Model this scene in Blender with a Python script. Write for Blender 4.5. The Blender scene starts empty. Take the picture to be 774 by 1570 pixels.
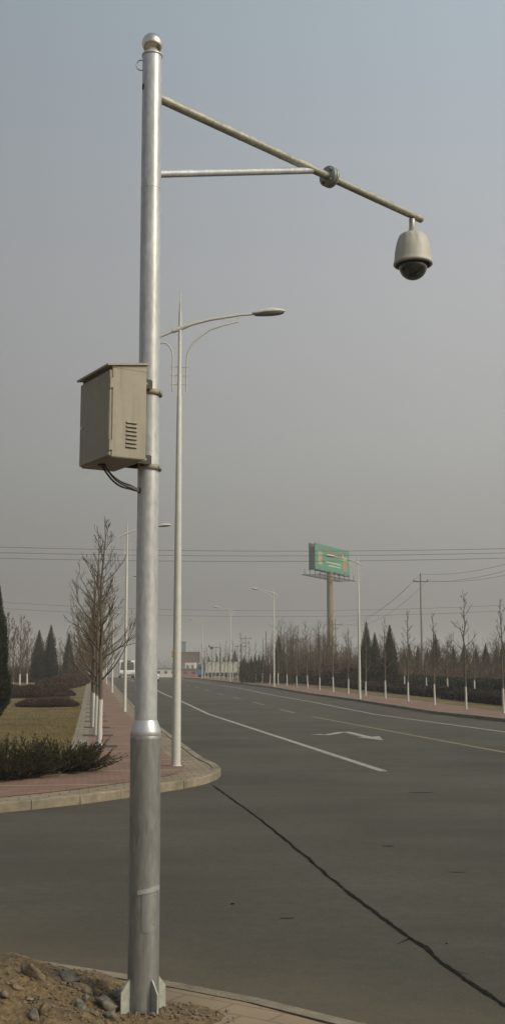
import bpy, bmesh, math, random
from mathutils import Vector, Matrix, noise
R = math.radians
random.seed(7)
C = bpy.context.scene
COL = C.collection

# ------------------------------------------------------------------ camera
F, HOR, H = 1750.0, 1036.0, 1.65
PITCH = math.atan((HOR - 785) / F)
cd = bpy.data.cameras.new('camera'); cam = bpy.data.objects.new('camera', cd); COL.objects.link(cam)
cam.location = (0, 0, H); cam.rotation_euler = (R(90) + PITCH, 0, 0)
cd.sensor_fit = 'VERTICAL'; cd.sensor_height = 36; cd.lens = 36 * F / 1570
cd.clip_end = 4000; cd.clip_start = 0.05
C.camera = cam
# ------------------------------------------------------------------ light
SUN_EL = 36.0
SUN_AZ = math.degrees(math.atan2(0.87, -0.50))       # from +Y clockwise towards +X
w = bpy.data.worlds.new('World'); C.world = w; w.use_nodes = True
nt = w.node_tree; bg = nt.nodes['Background']
sky = nt.nodes.new('ShaderNodeTexSky'); sky.sky_type = 'NISHITA'; sky.sun_disc = False
sky.sun_elevation = R(SUN_EL); sky.sun_rotation = R(SUN_AZ)
sky.air_density = 1.6; sky.dust_density = 9.0; sky.ozone_density = 2.0; sky.altitude = 0
hs = nt.nodes.new('ShaderNodeHueSaturation'); hs.inputs['Saturation'].default_value = 0.8
mx = nt.nodes.new('ShaderNodeMix'); mx.data_type = 'RGBA'; mx.inputs[0].default_value = 0.45
mx.inputs[7].default_value = (5.0, 5.08, 5.35, 1)      # even cloud veil in front of the blue
nt.links.new(sky.outputs[0], hs.inputs['Color']); nt.links.new(hs.outputs[0], mx.inputs[6])
tcw = nt.nodes.new('ShaderNodeTexCoord'); sxyz = nt.nodes.new('ShaderNodeSeparateXYZ'); nt.links.new(tcw.outputs['Generated'], sxyz.inputs[0])
def wramp(sock, lo, hi, stops):                         # hazy air: dimmer and browner low down, brighter on the sun's side
    mr = nt.nodes.new('ShaderNodeMapRange'); mr.inputs[1].default_value = lo; mr.inputs[2].default_value = hi; nt.links.new(sock, mr.inputs[0])
    cr = nt.nodes.new('ShaderNodeValToRGB'); e = cr.color_ramp.elements; cr.color_ramp.interpolation = 'EASE' if False else 'LINEAR'
    while len(e) < len(stops): e.new(.5)
    for el, (p, c) in zip(e, stops): el.position = (p - lo) / (hi - lo); el.color = (c[0], c[1], c[2], 1)
    nt.links.new(mr.outputs[0], cr.inputs[0]); return cr.outputs[0]
zr = wramp(sxyz.outputs['Z'], 0, 1, [(0, (.54, .535, .49)), (.05, (.68, .66, .61)), (.09, (.82, .79, .74)), (.20, (.98, .93, .86)), (.32, (1.08, 1.01, .94)), (.52, (1.02, 1.09, 1.07))])
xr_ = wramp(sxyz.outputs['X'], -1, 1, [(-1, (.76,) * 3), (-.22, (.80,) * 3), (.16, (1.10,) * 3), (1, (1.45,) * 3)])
def vm(op, a, b):
    n = nt.nodes.new('ShaderNodeVectorMath'); n.operation = op; nt.links.new(a, n.inputs[0]); nt.links.new(b, n.inputs[1]); return n.outputs[0]
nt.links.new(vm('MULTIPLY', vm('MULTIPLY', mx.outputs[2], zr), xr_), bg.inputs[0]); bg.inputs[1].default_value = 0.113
sd = bpy.data.lights.new('sun', 'SUN'); sun = bpy.data.objects.new('sun', sd); COL.objects.link(sun)
sd.energy = 2.0; sd.angle = R(16); sd.color = (1.0, 0.90, 0.72)
sv = Vector((math.sin(R(SUN_AZ)) * math.cos(R(SUN_EL)), math.cos(R(SUN_AZ)) * math.cos(R(SUN_EL)), math.sin(R(SUN_EL))))
sun.rotation_euler = (-sv).to_track_quat('-Z', 'Y').to_euler()
vs = C.view_settings; vs.view_transform = 'Standard'; vs.look = 'None'; vs.gamma = 1; vs.exposure = 0.0; vs.use_curve_mapping = False
C.cycles.use_denoising = True
C.cycles.volume_bounces = 0; C.cycles.max_bounces = 6; C.cycles.transparent_max_bounces = 8

# ------------------------------------------------------------------ helpers
CP, SP = math.cos(PITCH), math.sin(PITCH)
def P(px, py, Y):
    """world point at forward distance Y under a pixel of the photograph (used to read distances off it)"""
    a, v = (px - 387) / F, (785 - py) / F
    return Vector((a / (CP - v * SP) * Y, Y, H + (SP + v * CP) / (CP - v * SP) * Y))
KN = [(-50, 0), (50, 0), (65, .22), (80, .38), (96, .64), (126, .9), (160, 1.18), (200, 1.28), (3000, 1.28)]
def zf(y):
    for (a, za), (b, zb) in zip(KN, KN[1:]):
        if y <= b: return za + (zb - za) * max(0, (y - a)) / (b - a)
    return 1.28
def G(px, py, dz=0.0):
    a, v = (px - 387) / F, (785 - py) / F
    s = (SP + v * CP) / (CP - v * SP); x = a / (CP - v * SP)
    Y = 5.0
    while Y < 400:
        if H + s * Y <= zf(Y) + dz: break
        Y += .05
    return Vector((x * Y, Y, zf(Y) + dz))
def U(u, y): return u - .14 * y                       # road coordinate -> X
RD = Vector((-.14, 1, 0)).normalized()               # along the road
RR = Vector((1, .14, 0)).normalized()                # across, to the right
RANG = math.atan2(.14, 1)

class MB:
    def __init__(s): s.v = []; s.f = []; s.sm = []
    def add(s, vs, fs, smooth=False):
        n = len(s.v); s.v += [tuple(p) for p in vs]; s.f += [tuple(i + n for i in f) for f in fs]; s.sm += [smooth] * len(fs)
    def box(s, c, d, rot=None, bev=0):
        cx = Vector(c); q = rot or Matrix.Identity(3)
        if bev:
            bm = bmesh.new(); bmesh.ops.create_cube(bm, size=1)
            for v in bm.verts: v.co = Vector((v.co.x * d[0], v.co.y * d[1], v.co.z * d[2]))
            bmesh.ops.bevel(bm, geom=bm.edges[:], offset=bev, segments=2, affect='EDGES')
            bm.verts.index_update()
            s.add([cx + q @ v.co for v in bm.verts], [[v.index for v in f.verts] for f in bm.faces]); bm.free(); return
        pts = [cx + q @ Vector((x * d[0] / 2, y * d[1] / 2, z * d[2] / 2)) for z in (-1, 1) for y in (-1, 1) for x in (-1, 1)]
        s.add(pts, [(0, 2, 3, 1), (4, 5, 7, 6), (0, 1, 5, 4), (2, 6, 7, 3), (0, 4, 6, 2), (1, 3, 7, 5)])
    def tube(s, pts, rad, n=8, cap=True):
        pts = [Vector(p) for p in pts]
        if not isinstance(rad, (list, tuple)): rad = [rad] * len(pts)
        t0 = (pts[1] - pts[0]).normalized()
        up = Vector((0, 0, 1)) if abs(t0.z) < .9 else Vector((0, 1, 0))
        a = t0.cross(up).normalized(); vs = []
        for i, p in enumerate(pts):
            t = (pts[min(i + 1, len(pts) - 1)] - pts[max(i - 1, 0)])
            t = t.normalized() if t.length > 1e-9 else t0
            a = (a - t * a.dot(t)); a = a.normalized() if a.length > 1e-6 else t.orthogonal().normalized()
            b = t.cross(a)
            for k in range(n):
                th = 2 * math.pi * k / n
                vs.append(p + (a * math.cos(th) + b * math.sin(th)) * rad[i])
        fs = []
        for i in range(len(pts) - 1):
            for k in range(n):
                k2 = (k + 1) % n
                fs.append((i * n + k, i * n + k2, (i + 1) * n + k2, (i + 1) * n + k))
        s.add(vs, fs, n > 3)
        if cap:
            m = len(pts) - 1
            s.add(vs[:n][::-1], [tuple(range(n))]); s.add(vs[m * n:], [tuple(range(n))])
    def lathe(s, c, prof, n=32, M=None):
        """profile of (r, z) spun round the Z axis through c"""
        c = Vector(c); vs = []
        for r, z in prof:
            for k in range(n):
                p = Vector((r * math.cos(2 * math.pi * k / n), r * math.sin(2 * math.pi * k / n), z))
                vs.append(c + (M @ p if M else p))
        fs = []
        for i in range(len(prof) - 1):
            for k in range(n):
                k2 = (k + 1) % n
                fs.append((i * n + k, i * n + k2, (i + 1) * n + k2, (i + 1) * n + k))
        s.add(vs, fs, True)
    def prism(s, poly, z0, z1):
        n = len(poly); vs = [(x, y, z0) for x, y in poly] + [(x, y, z1) for x, y in poly]
        s.add(vs, [tuple(range(n))[::-1], tuple(range(n, 2 * n))] + [(i, (i + 1) % n, n + (i + 1) % n, n + i) for i in range(n)])
    def mesh(s, name, mats):
        m = bpy.data.meshes.new(name); m.from_pydata(s.v, [], s.f)
        m.polygons.foreach_set('use_smooth', s.sm)
        for x in (mats if isinstance(mats, (list, tuple)) else [mats]): m.materials.append(x)
        m.update(); return m
    def build(s, name, mats, parent=None, loc=None):
        o = bpy.data.objects.new(name, s.mesh(name, mats)); COL.objects.link(o)
        if parent: o.parent = parent
        if loc is not None: o.location = loc
        return o
def tag(o, label=None, cat=None, group=None, kind=None):
    if label: o['label'] = label
    if cat: o['category'] = cat
    if group: o['group'] = group
    if kind: o['kind'] = kind
    return o
def empty(name, loc, label, cat, group=None, rz=0):
    o = bpy.data.objects.new(name, None); COL.objects.link(o); o.location = loc; o.rotation_euler = (0, 0, rz)
    o.empty_display_size = .1
    return tag(o, label, cat, group)
def copy_tree(o, parent=None):
    c = o.copy(); COL.objects.link(c); c.parent = parent
    for ch in [x for x in KIDS.get(o.name, [])]: copy_tree(ch, c)
    return c
KIDS = {}
def index_kids(*roots):
    for r in roots:
        ch = [o for o in COL.objects if o.parent == r]; KIDS[r.name] = ch
        index_kids(*ch)
ORD = ['nearest', 'second', 'third', 'fourth', 'fifth', 'sixth', 'seventh', 'eighth', 'ninth', 'tenth', 'eleventh', 'twelfth',
       'thirteenth', 'fourteenth', 'fifteenth', 'sixteenth', 'seventeenth', 'eighteenth', 'nineteenth', 'twentieth',
       'twenty-first', 'twenty-second', 'twenty-third', 'twenty-fourth', 'twenty-fifth', 'twenty-sixth', 'twenty-seventh', 'twenty-eighth', 'twenty-ninth', 'thirtieth']

# ------------------------------------------------------------------ materials
def mat(name, col, rough=.8, metal=0, var=.15, scale=3, col2=None, scale2=None, bump=0, bscale=None, detail=6, spec=None, stretch=None):
    m = bpy.data.materials.new(name); m.use_nodes = True; t = m.node_tree; b = t.nodes['Principled BSDF']
    b.inputs['Roughness'].default_value = rough; b.inputs['Metallic'].default_value = metal
    if spec is not None: b.inputs['Specular IOR Level'].default_value = spec
    tc = t.nodes.new('ShaderNodeTexCoord'); src = tc.outputs['Object']
    if stretch:
        mp = t.nodes.new('ShaderNodeMapping'); mp.inputs['Scale'].default_value = stretch; t.links.new(src, mp.inputs[0]); src = mp.outputs[0]
    n = t.nodes.new('ShaderNodeTexNoise'); n.inputs['Scale'].default_value = scale; n.inputs['Detail'].default_value = detail; n.inputs['Roughness'].default_value = .65
    t.links.new(src, n.inputs['Vector'])
    r = t.nodes.new('ShaderNodeValToRGB')
    c2 = col2 or tuple(c * (1 + var) for c in col); c1 = col if col2 else tuple(c * (1 - var) for c in col)
    r.color_ramp.elements[0].position = .32; r.color_ramp.elements[1].position = .68
    r.color_ramp.elements[0].color = (*c1, 1); r.color_ramp.elements[1].color = (*c2, 1)
    t.links.new(n.outputs['Fac'], r.inputs[0]); out = r.outputs[0]
    if scale2:
        n2 = t.nodes.new('ShaderNodeTexNoise'); n2.inputs['Scale'].default_value = scale2; n2.inputs['Detail'].default_value = 3
        t.links.new(src, n2.inputs['Vector'])
        mm = t.nodes.new('ShaderNodeMapRange'); mm.inputs[1].default_value = .3; mm.inputs[2].default_value = .7; mm.inputs[3].default_value = 1 - var; mm.inputs[4].default_value = 1 + var
        t.links.new(n2.outputs['Fac'], mm.inputs[0])
        mu = t.nodes.new('ShaderNodeVectorMath'); mu.operation = 'SCALE'; t.links.new(out, mu.inputs[0]); t.links.new(mm.outputs[0], mu.inputs['Scale']); out = mu.outputs[0]
    t.links.new(out, b.inputs['Base Color'])
    if bump:
        bn = t.nodes.new('ShaderNodeTexNoise'); bn.inputs['Scale'].default_value = bscale or scale * 4; bn.inputs['Detail'].default_value = 5
        t.links.new(src, bn.inputs['Vector'])
        bu = t.nodes.new('ShaderNodeBump'); bu.inputs['Strength'].default_value = bump; bu.inputs['Distance'].default_value = .02
        t.links.new(bn.outputs['Fac'], bu.inputs['Height']); t.links.new(bu.outputs[0], b.inputs['Normal'])
    m['out'] = 1
    return m
def nodes(m): return m.node_tree, m.node_tree.nodes['Principled BSDF']
def overlay(m, fac_builder, col):
    """mix a second colour into base colour by a factor socket"""
    t, b = nodes(m); old = b.inputs['Base Color'].links[0].from_socket
    mxn = t.nodes.new('ShaderNodeMix'); mxn.data_type = 'RGBA'
    t.links.new(old, mxn.inputs[6]); mxn.inputs[7].default_value = (*col, 1)
    t.links.new(fac_builder(t), mxn.inputs[0]); t.links.new(mxn.outputs[2], b.inputs['Base Color'])

M = {}
FOL = dict(spec=.12)
M['asphalt'] = mat('asphalt', (.060, .055, .044), .93, var=.26, scale=48, scale2=.30, bump=.35, bscale=220, spec=.25)
def long_streaks(t):
    tc = t.nodes.new('ShaderNodeTexCoord'); mp = t.nodes.new('ShaderNodeMapping')
    mp.inputs['Scale'].default_value = (.5, 1.5, 1); mp.inputs['Rotation'].default_value = (0, 0, R(9))
    n = t.nodes.new('ShaderNodeTexNoise'); n.inputs['Scale'].default_value = 1.1; n.inputs['Detail'].default_value = 5; n.inputs['Roughness'].default_value = .6
    r = t.nodes.new('ShaderNodeMapRange'); r.inputs[1].default_value = .45; r.inputs[2].default_value = .75; r.inputs[3].default_value = 0; r.inputs[4].default_value = .45
    t.links.new(tc.outputs['Object'], mp.inputs[0]); t.links.new(mp.outputs[0], n.inputs['Vector']); t.links.new(n.outputs['Fac'], r.inputs[0]); return r.outputs[0]
overlay(M['asphalt'], long_streaks, (.088, .082, .070))
def grit(t):
    tc = t.nodes.new('ShaderNodeTexCoord'); v = t.nodes.new('ShaderNodeTexVoronoi'); v.inputs['Scale'].default_value = 38
    r = t.nodes.new('ShaderNodeMapRange'); r.inputs[1].default_value = .0; r.inputs[2].default_value = .16; r.inputs[3].default_value = .9; r.inputs[4].default_value = 0
    t.links.new(tc.outputs['Object'], v.inputs['Vector']); t.links.new(v.outputs['Distance'], r.inputs[0]); return r.outputs[0]
def mottle(t):
    tc = t.nodes.new('ShaderNodeTexCoord'); n = t.nodes.new('ShaderNodeTexNoise'); n.inputs['Scale'].default_value = 9; n.inputs['Detail'].default_value = 8; n.inputs['Roughness'].default_value = .75
    r = t.nodes.new('ShaderNodeMapRange'); r.inputs[1].default_value = .42; r.inputs[2].default_value = .62; r.inputs[3].default_value = 0; r.inputs[4].default_value = .5
    t.links.new(tc.outputs['Object'], n.inputs['Vector']); t.links.new(n.outputs['Fac'], r.inputs[0]); return r.outputs[0]
overlay(M['asphalt'], mottle, (.040, .038, .031))
overlay(M['asphalt'], grit, (.16, .15, .125))
def gutter_dust(t):
    tc = t.nodes.new('ShaderNodeTexCoord'); d = t.nodes.new('ShaderNodeVectorMath'); d.operation = 'DOT_PRODUCT'; d.inputs[1].default_value = (.558, .83, 0)
    n = t.nodes.new('ShaderNodeTexNoise'); n.inputs['Scale'].default_value = 1.6; n.inputs['Detail'].default_value = 8; n.inputs['Roughness'].default_value = .7
    a = t.nodes.new('ShaderNodeMath'); a.operation = 'MULTIPLY_ADD'; a.inputs[1].default_value = 1.5
    r = t.nodes.new('ShaderNodeMapRange'); r.inputs[1].default_value = 5.75; r.inputs[2].default_value = 7.0; r.inputs[3].default_value = .42; r.inputs[4].default_value = 0
    t.links.new(tc.outputs['Object'], d.inputs[0]); t.links.new(tc.outputs['Object'], n.inputs['Vector']); t.links.new(n.outputs['Fac'], a.inputs[0]); t.links.new(d.outputs['Value'], a.inputs[2])
    t.links.new(a.outputs[0], r.inputs[0]); return r.outputs[0]
def chips(t):
    tc = t.nodes.new('ShaderNodeTexCoord'); v = t.nodes.new('ShaderNodeTexVoronoi'); v.inputs['Scale'].default_value = 11; v.inputs['Randomness'].default_value = 1
    r = t.nodes.new('ShaderNodeMapRange'); r.inputs[1].default_value = .05; r.inputs[2].default_value = .13; r.inputs[3].default_value = .7; r.inputs[4].default_value = 0
    t.links.new(tc.outputs['Object'], v.inputs['Vector']); t.links.new(v.outputs['Distance'], r.inputs[0]); return r.outputs[0]
overlay(M['asphalt'], chips, (.032, .030, .026))
def worn(t):
    tc = t.nodes.new('ShaderNodeTexCoord'); n = t.nodes.new('ShaderNodeTexNoise'); n.inputs['Scale'].default_value = 7; n.inputs['Detail'].default_value = 9; n.inputs['Roughness'].default_value = .8
    r = t.nodes.new('ShaderNodeMapRange'); r.inputs[1].default_value = .50; r.inputs[2].default_value = .58; r.inputs[3].default_value = 0; r.inputs[4].default_value = .85
    t.links.new(tc.outputs['Object'], n.inputs['Vector']); t.links.new(n.outputs['Fac'], r.inputs[0]); return r.outputs[0]
overlay(M['asphalt'], gutter_dust, (.115, .092, .060))
M['tar'] = mat('tar', (.017, .016, .014), 1, var=.3, scale=12, spec=0)
M['white_line'] = mat('white_line', (.34, .335, .30), .8, scale=6, var=.2, col2=(.20, .195, .17))
M['yellow_line'] = mat('yellow_line', (.235, .175, .085), .8, scale=5, col2=(.14, .12, .08))
overlay(M['white_line'], worn, (.13, .125, .105)); overlay(M['yellow_line'], worn, (.085, .078, .058))
M['kerb'] = mat('kerb', (.175, .150, .108), .9, var=.25, scale=8, scale2=.9, bump=.4, bscale=60)
M['slab'] = mat('slab', (.18, .155, .11), .9, var=.14, scale=7, scale2=.6, bump=.3, bscale=50)
M['soil_pit'] = mat('soil_pit', (.045, .038, .028), 1, var=.3, scale=9, bump=.8, bscale=30)
M['dirt'] = mat('dirt', (.112, .078, .038), 1, var=.3, scale=7, scale2=28, bump=1.0, bscale=42)
M['ground'] = mat('ground', (.13, .105, .065), 1, var=.25, scale=1.2, col2=(.085, .08, .045), scale2=.12)
M['dry_grass'] = mat('dry_grass', (.122, .084, .018), 1, scale=2.2, col2=(.078, .060, .014), var=.35, scale2=.35, bump=.8, bscale=60)
M['grass_blade'] = mat('grass_blade', (.15, .11, .04), 1, scale=3, col2=(.08, .07, .022))
M['galv'] = mat('galv', (.385, .405, .425), .33, metal=.32, var=.13, scale=9, scale2=60, detail=8, bump=.05, bscale=30, stretch=(1, 1, .35))
M['galv_dull'] = mat('galv_dull', (.24, .25, .25), .48, metal=.55, var=.13, scale=5, scale2=40, detail=8, stretch=(1, 1, .3))
M['galv_bright'] = mat('galv_bright', (.42, .43, .45), .36, metal=.6, var=.10, scale=14)
M['galv_arm'] = mat('galv_arm', (.29, .29, .245), .38, metal=.35, var=.22, scale=16, scale2=50)
M['ball'] = mat('ball', (.60, .57, .52), .12, metal=1, var=.05, scale=6)
M['dark'] = mat('dark', (.015, .015, .014), .6, var=.2, scale=20)
M['cab_side'] = mat('cab_paint', (.222, .204, .162), .55, var=.05, scale=3, scale2=25)
M['camera_white'] = mat('camera_white', (.36, .35, .32), .55, var=.04, scale=8)
M['lamp_paint'] = mat('lamp_paint', (.42, .425, .39), .45, var=.06, scale=4, scale2=20)
M['lamp_dark'] = mat('lamp_lens', (.16, .17, .17), .2, var=.1, scale=10)
M['bark'] = mat('bark', (.085, .068, .048), .95, var=.25, scale=14, bump=.6, bscale=50, **FOL)
M['twig'] = mat('twig', (.088, .070, .046), .95, var=.2, scale=6, **FOL)
M['twig_far'] = mat('twig_far', (.080, .058, .040), 1, var=.22, scale=.6, **FOL)
M['trunk_white'] = mat('trunk_white', (.085, .070, .052), .95, var=.25, scale=14, bump=.5, bscale=40)
def whitewash(t):
    tc = t.nodes.new('ShaderNodeTexCoord'); s = t.nodes.new('ShaderNodeSeparateXYZ'); n = t.nodes.new('ShaderNodeTexNoise'); n.inputs['Scale'].default_value = 25
    a = t.nodes.new('ShaderNodeMath'); a.operation = 'MULTIPLY_ADD'; a.inputs[1].default_value = .12
    r = t.nodes.new('ShaderNodeMapRange'); r.inputs[1].default_value = 1.06; r.inputs[2].default_value = 1.10; r.inputs[3].default_value = .96; r.inputs[4].default_value = 0
    t.links.new(tc.outputs['Object'], s.inputs[0]); t.links.new(tc.outputs['Object'], n.inputs['Vector'])
    t.links.new(n.outputs['Fac'], a.inputs[0]); t.links.new(s.outputs['Z'], a.inputs[2]); t.links.new(a.outputs[0], r.inputs[0]); return r.outputs[0]
overlay(M['trunk_white'], whitewash, (.43, .43, .40))
M['cypress'] = mat('cypress', (.008, .012, .006), .9, scale=2.5, col2=(.024, .030, .014), scale2=14, var=.3, **FOL)
M['juniper'] = mat('juniper', (.009, .009, .005), .9, scale=3, col2=(.040, .033, .016), scale2=25, var=.3, **FOL)
M['juniper_tip'] = mat('juniper_tip', (.075, .055, .028), .9, scale=4, col2=(.045, .048, .02))
M['hedge_green'] = mat('hedge_green', (.010, .016, .008), .9, scale=2, col2=(.026, .034, .015), scale2=12, var=.3, **FOL)
M['hedge_brown'] = mat('hedge_brown', (.040, .026, .019), .95, scale=1.5, col2=(.075, .042, .030), scale2=9, var=.3, **FOL)
M['hedge_dark'] = mat('hedge_dark', (.016, .016, .010), .95, scale=1.5, col2=(.040, .030, .020), scale2=9, var=.3, **FOL)
M['concrete'] = mat('concrete', (.20, .19, .165), .9, var=.12, scale=4)
M['bb_green'] = mat('billboard_green', (.045, .175, .115), .6, var=.06, scale=.5)
M['bb_dark'] = mat('billboard_dark', (.05, .075, .075), .7, var=.1, scale=.4)
M['bb_red'] = mat('billboard_red', (.33, .10, .07), .6, var=.1, scale=2)
M['bb_peach'] = mat('billboard_peach', (.27, .26, .17), .6, var=.1, scale=2)
M['bb_white'] = mat('billboard_white', (.34, .40, .33), .6, var=.1, scale=2)
M['bb_pole'] = mat('billboard_pole', (.165, .12, .075), .7, var=.14, scale=1.2, stretch=(1, 1, .3))
M['steel_dark'] = mat('steel_dark', (.06, .065, .065), .6, var=.1, scale=3)
M['wire'] = mat('wire', (.05, .05, .055), .6, var=.05, scale=3)
M['white_paint'] = mat('white_paint', (.62, .62, .58), .4, var=.05, scale=2)
M['glass_dark'] = mat('glass_dark', (.03, .035, .04), .12, var=.1, scale=1, spec=.7)
M['tyre'] = mat('tyre', (.02, .02, .02), .85, var=.1, scale=5)
M['blue'] = mat('truck_blue', (.05, .11, .19), .5, var=.1, scale=2)
M['blue_pale'] = mat('tower_blue', (.09, .15, .22), .6, var=.08, scale=.3)
M['trailer'] = mat('trailer_grey', (.40, .42, .40), .6, var=.1, scale=.5, col2=(.50, .48, .40))
M['sign_back'] = mat('sign_back', (.13, .10, .09), .7, var=.1, scale=1)
M['rust'] = mat('rust', (.19, .09, .07), .8, var=.2, scale=1)
M['wall_white'] = mat('wall_white', (.48, .47, .44), .85, var=.1, scale=.5)
M['wall_red'] = mat('wall_red', (.22, .11, .10), .85, var=.12, scale=.5)
M['roof_grey'] = mat('roof_grey', (.16, .16, .16), .8, var=.1, scale=1)
M['stone'] = mat('stone', (.12, .09, .058), .9, var=.25, scale=9, scale2=35, bump=.6, bscale=30)
M['stone_grey'] = mat('stone_grey', (.095, .088, .072), .9, var=.25, scale=9, scale2=35, bump=.6, bscale=30)
M['gusset'] = mat('gusset', (.27, .285, .25), .55, var=.12, scale=12, scale2=50)
M['bracket'] = mat('bracket', (.03, .032, .022), .7, var=.1, scale=20)
M['black_cable'] = mat('black_cable', (.02, .02, .02), .45, var=.1, scale=20)
M['yellow'] = mat('yellow_marker', (.45, .33, .05), .5, var=.05, scale=9)
M['amber'] = mat('amber', (.5, .15, .05), .4, var=.05, scale=9)

def grime(t):
    tc = t.nodes.new('ShaderNodeTexCoord'); mp = t.nodes.new('ShaderNodeMapping'); mp.inputs['Scale'].default_value = (38, 38, 2.2)
    n = t.nodes.new('ShaderNodeTexNoise'); n.inputs['Scale'].default_value = 1; n.inputs['Detail'].default_value = 6
    r = t.nodes.new('ShaderNodeMapRange'); r.inputs[1].default_value = .5; r.inputs[2].default_value = .8; r.inputs[3].default_value = 0; r.inputs[4].default_value = .55
    t.links.new(tc.outputs['Object'], mp.inputs[0]); t.links.new(mp.outputs[0], n.inputs['Vector']); t.links.new(n.outputs['Fac'], r.inputs[0]); return r.outputs[0]
for k_, c_ in (('cab_side', (.12, .105, .075)), ('camera_white', (.16, .15, .12)), ('galv', (.22, .215, .20)), ('galv_dull', (.13, .125, .11))): overlay(M[k_], grime, c_)
def brick_mat(name, c1, c2, mortar, sx, sy, band=None, rot=0.0, msize=.012):
    m = bpy.data.materials.new(name); m.use_nodes = True; t = m.node_tree; b = t.nodes['Principled BSDF']; b.inputs['Roughness'].default_value = .92
    tc = t.nodes.new('ShaderNodeTexCoord'); mp = t.nodes.new('ShaderNodeMapping'); mp.inputs['Rotation'].default_value = (0, 0, rot)
    bt = t.nodes.new('ShaderNodeTexBrick'); bt.inputs['Scale'].default_value = 1; bt.inputs['Brick Width'].default_value = sx; bt.inputs['Row Height'].default_value = sy
    bt.inputs['Mortar Size'].default_value = msize; bt.inputs['Color1'].default_value = (*c1, 1); bt.inputs['Color2'].default_value = (*c2, 1); bt.inputs['Mortar'].default_value = (*mortar, 1)
    n = t.nodes.new('ShaderNodeTexNoise'); n.inputs['Scale'].default_value = 1.3; n.inputs['Detail'].default_value = 7
    mr = t.nodes.new('ShaderNodeMapRange'); mr.inputs[1].default_value = .3; mr.inputs[2].default_value = .7; mr.inputs[3].default_value = .78; mr.inputs[4].default_value = 1.2
    sc = t.nodes.new('ShaderNodeVectorMath'); sc.operation = 'SCALE'
    t.links.new(tc.outputs['Object'], mp.inputs[0]); t.links.new(mp.outputs[0], bt.inputs['Vector']); t.links.new(tc.outputs['Object'], n.inputs['Vector'])
    t.links.new(n.outputs['Fac'], mr.inputs[0]); t.links.new(bt.outputs['Color'], sc.inputs[0]); t.links.new(mr.outputs[0], sc.inputs['Scale']); out = sc.outputs[0]
    if band:
        sep = t.nodes.new('ShaderNodeSeparateXYZ'); t.links.new(mp.outputs[0], sep.inputs[0])
        md = t.nodes.new('ShaderNodeMath'); md.operation = 'PINGPONG'; md.inputs[1].default_value = band[0] / 2; t.links.new(sep.outputs['Y'], md.inputs[0])
        lt = t.nodes.new('ShaderNodeMath'); lt.operation = 'LESS_THAN'; lt.inputs[1].default_value = band[1]; t.links.new(md.outputs[0], lt.inputs[0])
        mxn = t.nodes.new('ShaderNodeMix'); mxn.data_type = 'RGBA'; t.links.new(lt.outputs[0], mxn.inputs[0]); t.links.new(out, mxn.inputs[6]); mxn.inputs[7].default_value = (*band[2], 1); out = mxn.outputs[2]
    t.links.new(out, b.inputs['Base Color']); return m
M['red_brick'] = brick_mat('red_paving', (.185, .098, .070), (.145, .080, .058), (.10, .072, .052), .2, .1, band=(2.4, .06, (.20, .155, .10)), rot=-RANG)
M['beige_tile'] = brick_mat('beige_paving', (.20, .158, .10), (.165, .13, .085), (.08, .068, .048), .25, .25, rot=-RANG)
M['strip_tile'] = brick_mat('strip_paving', (.19, .165, .12), (.155, .135, .10), (.08, .07, .052), .3, .3, rot=-RANG)
M['near_tile'] = brick_mat('near_paving', (.21, .158, .10), (.185, .14, .09), (.13, .10, .065), .3, .15, rot=R(34), msize=.008)

# ------------------------------------------------------------------ ground, road, paving
def sheet(name, poly, dz, m, kind='structure', solid=None):
    """flat polygon laid on the terrain, cut wherever the slope changes"""
    bm = bmesh.new(); f = bm.faces.new([bm.verts.new((x, y, 0)) for x, y in poly])
    if f.normal.z < 0: f.normal_flip()
    bm.normal_update()
    if bm.faces[:][0].normal.z < 0: bmesh.ops.reverse_faces(bm, faces=bm.faces[:])
    for k, _ in KN[1:-1]:
        bmesh.ops.bisect_plane(bm, geom=bm.verts[:] + bm.edges[:] + bm.faces[:], plane_co=(0, k, 0), plane_no=(0, 1, 0))
    bmesh.ops.triangulate(bm, faces=bm.faces[:])
    for v in bm.verts: v.co.z = zf(v.co.y) + dz
    me = bpy.data.meshes.new(name); bm.to_mesh(me); bm.free(); me.materials.append(m)
    o = bpy.data.objects.new(name, me); COL.objects.link(o)
    return tag(o, kind=kind)
sheet('ground', [(-900, -60), (900, -60), (900, 900), (-900, 900)], -.03, M['ground'])
sheet('road', [(-60, -20), (60, -20), (60, 30), (U(30, 60), 60), (U(17, 150), 150), (U(17, 190), 190), (60, 192), (60, 262), (-90, 262), (U(1, 262), 250), (U(1, 120), 120), (-60, 20)], 0, M['asphalt'])
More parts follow.
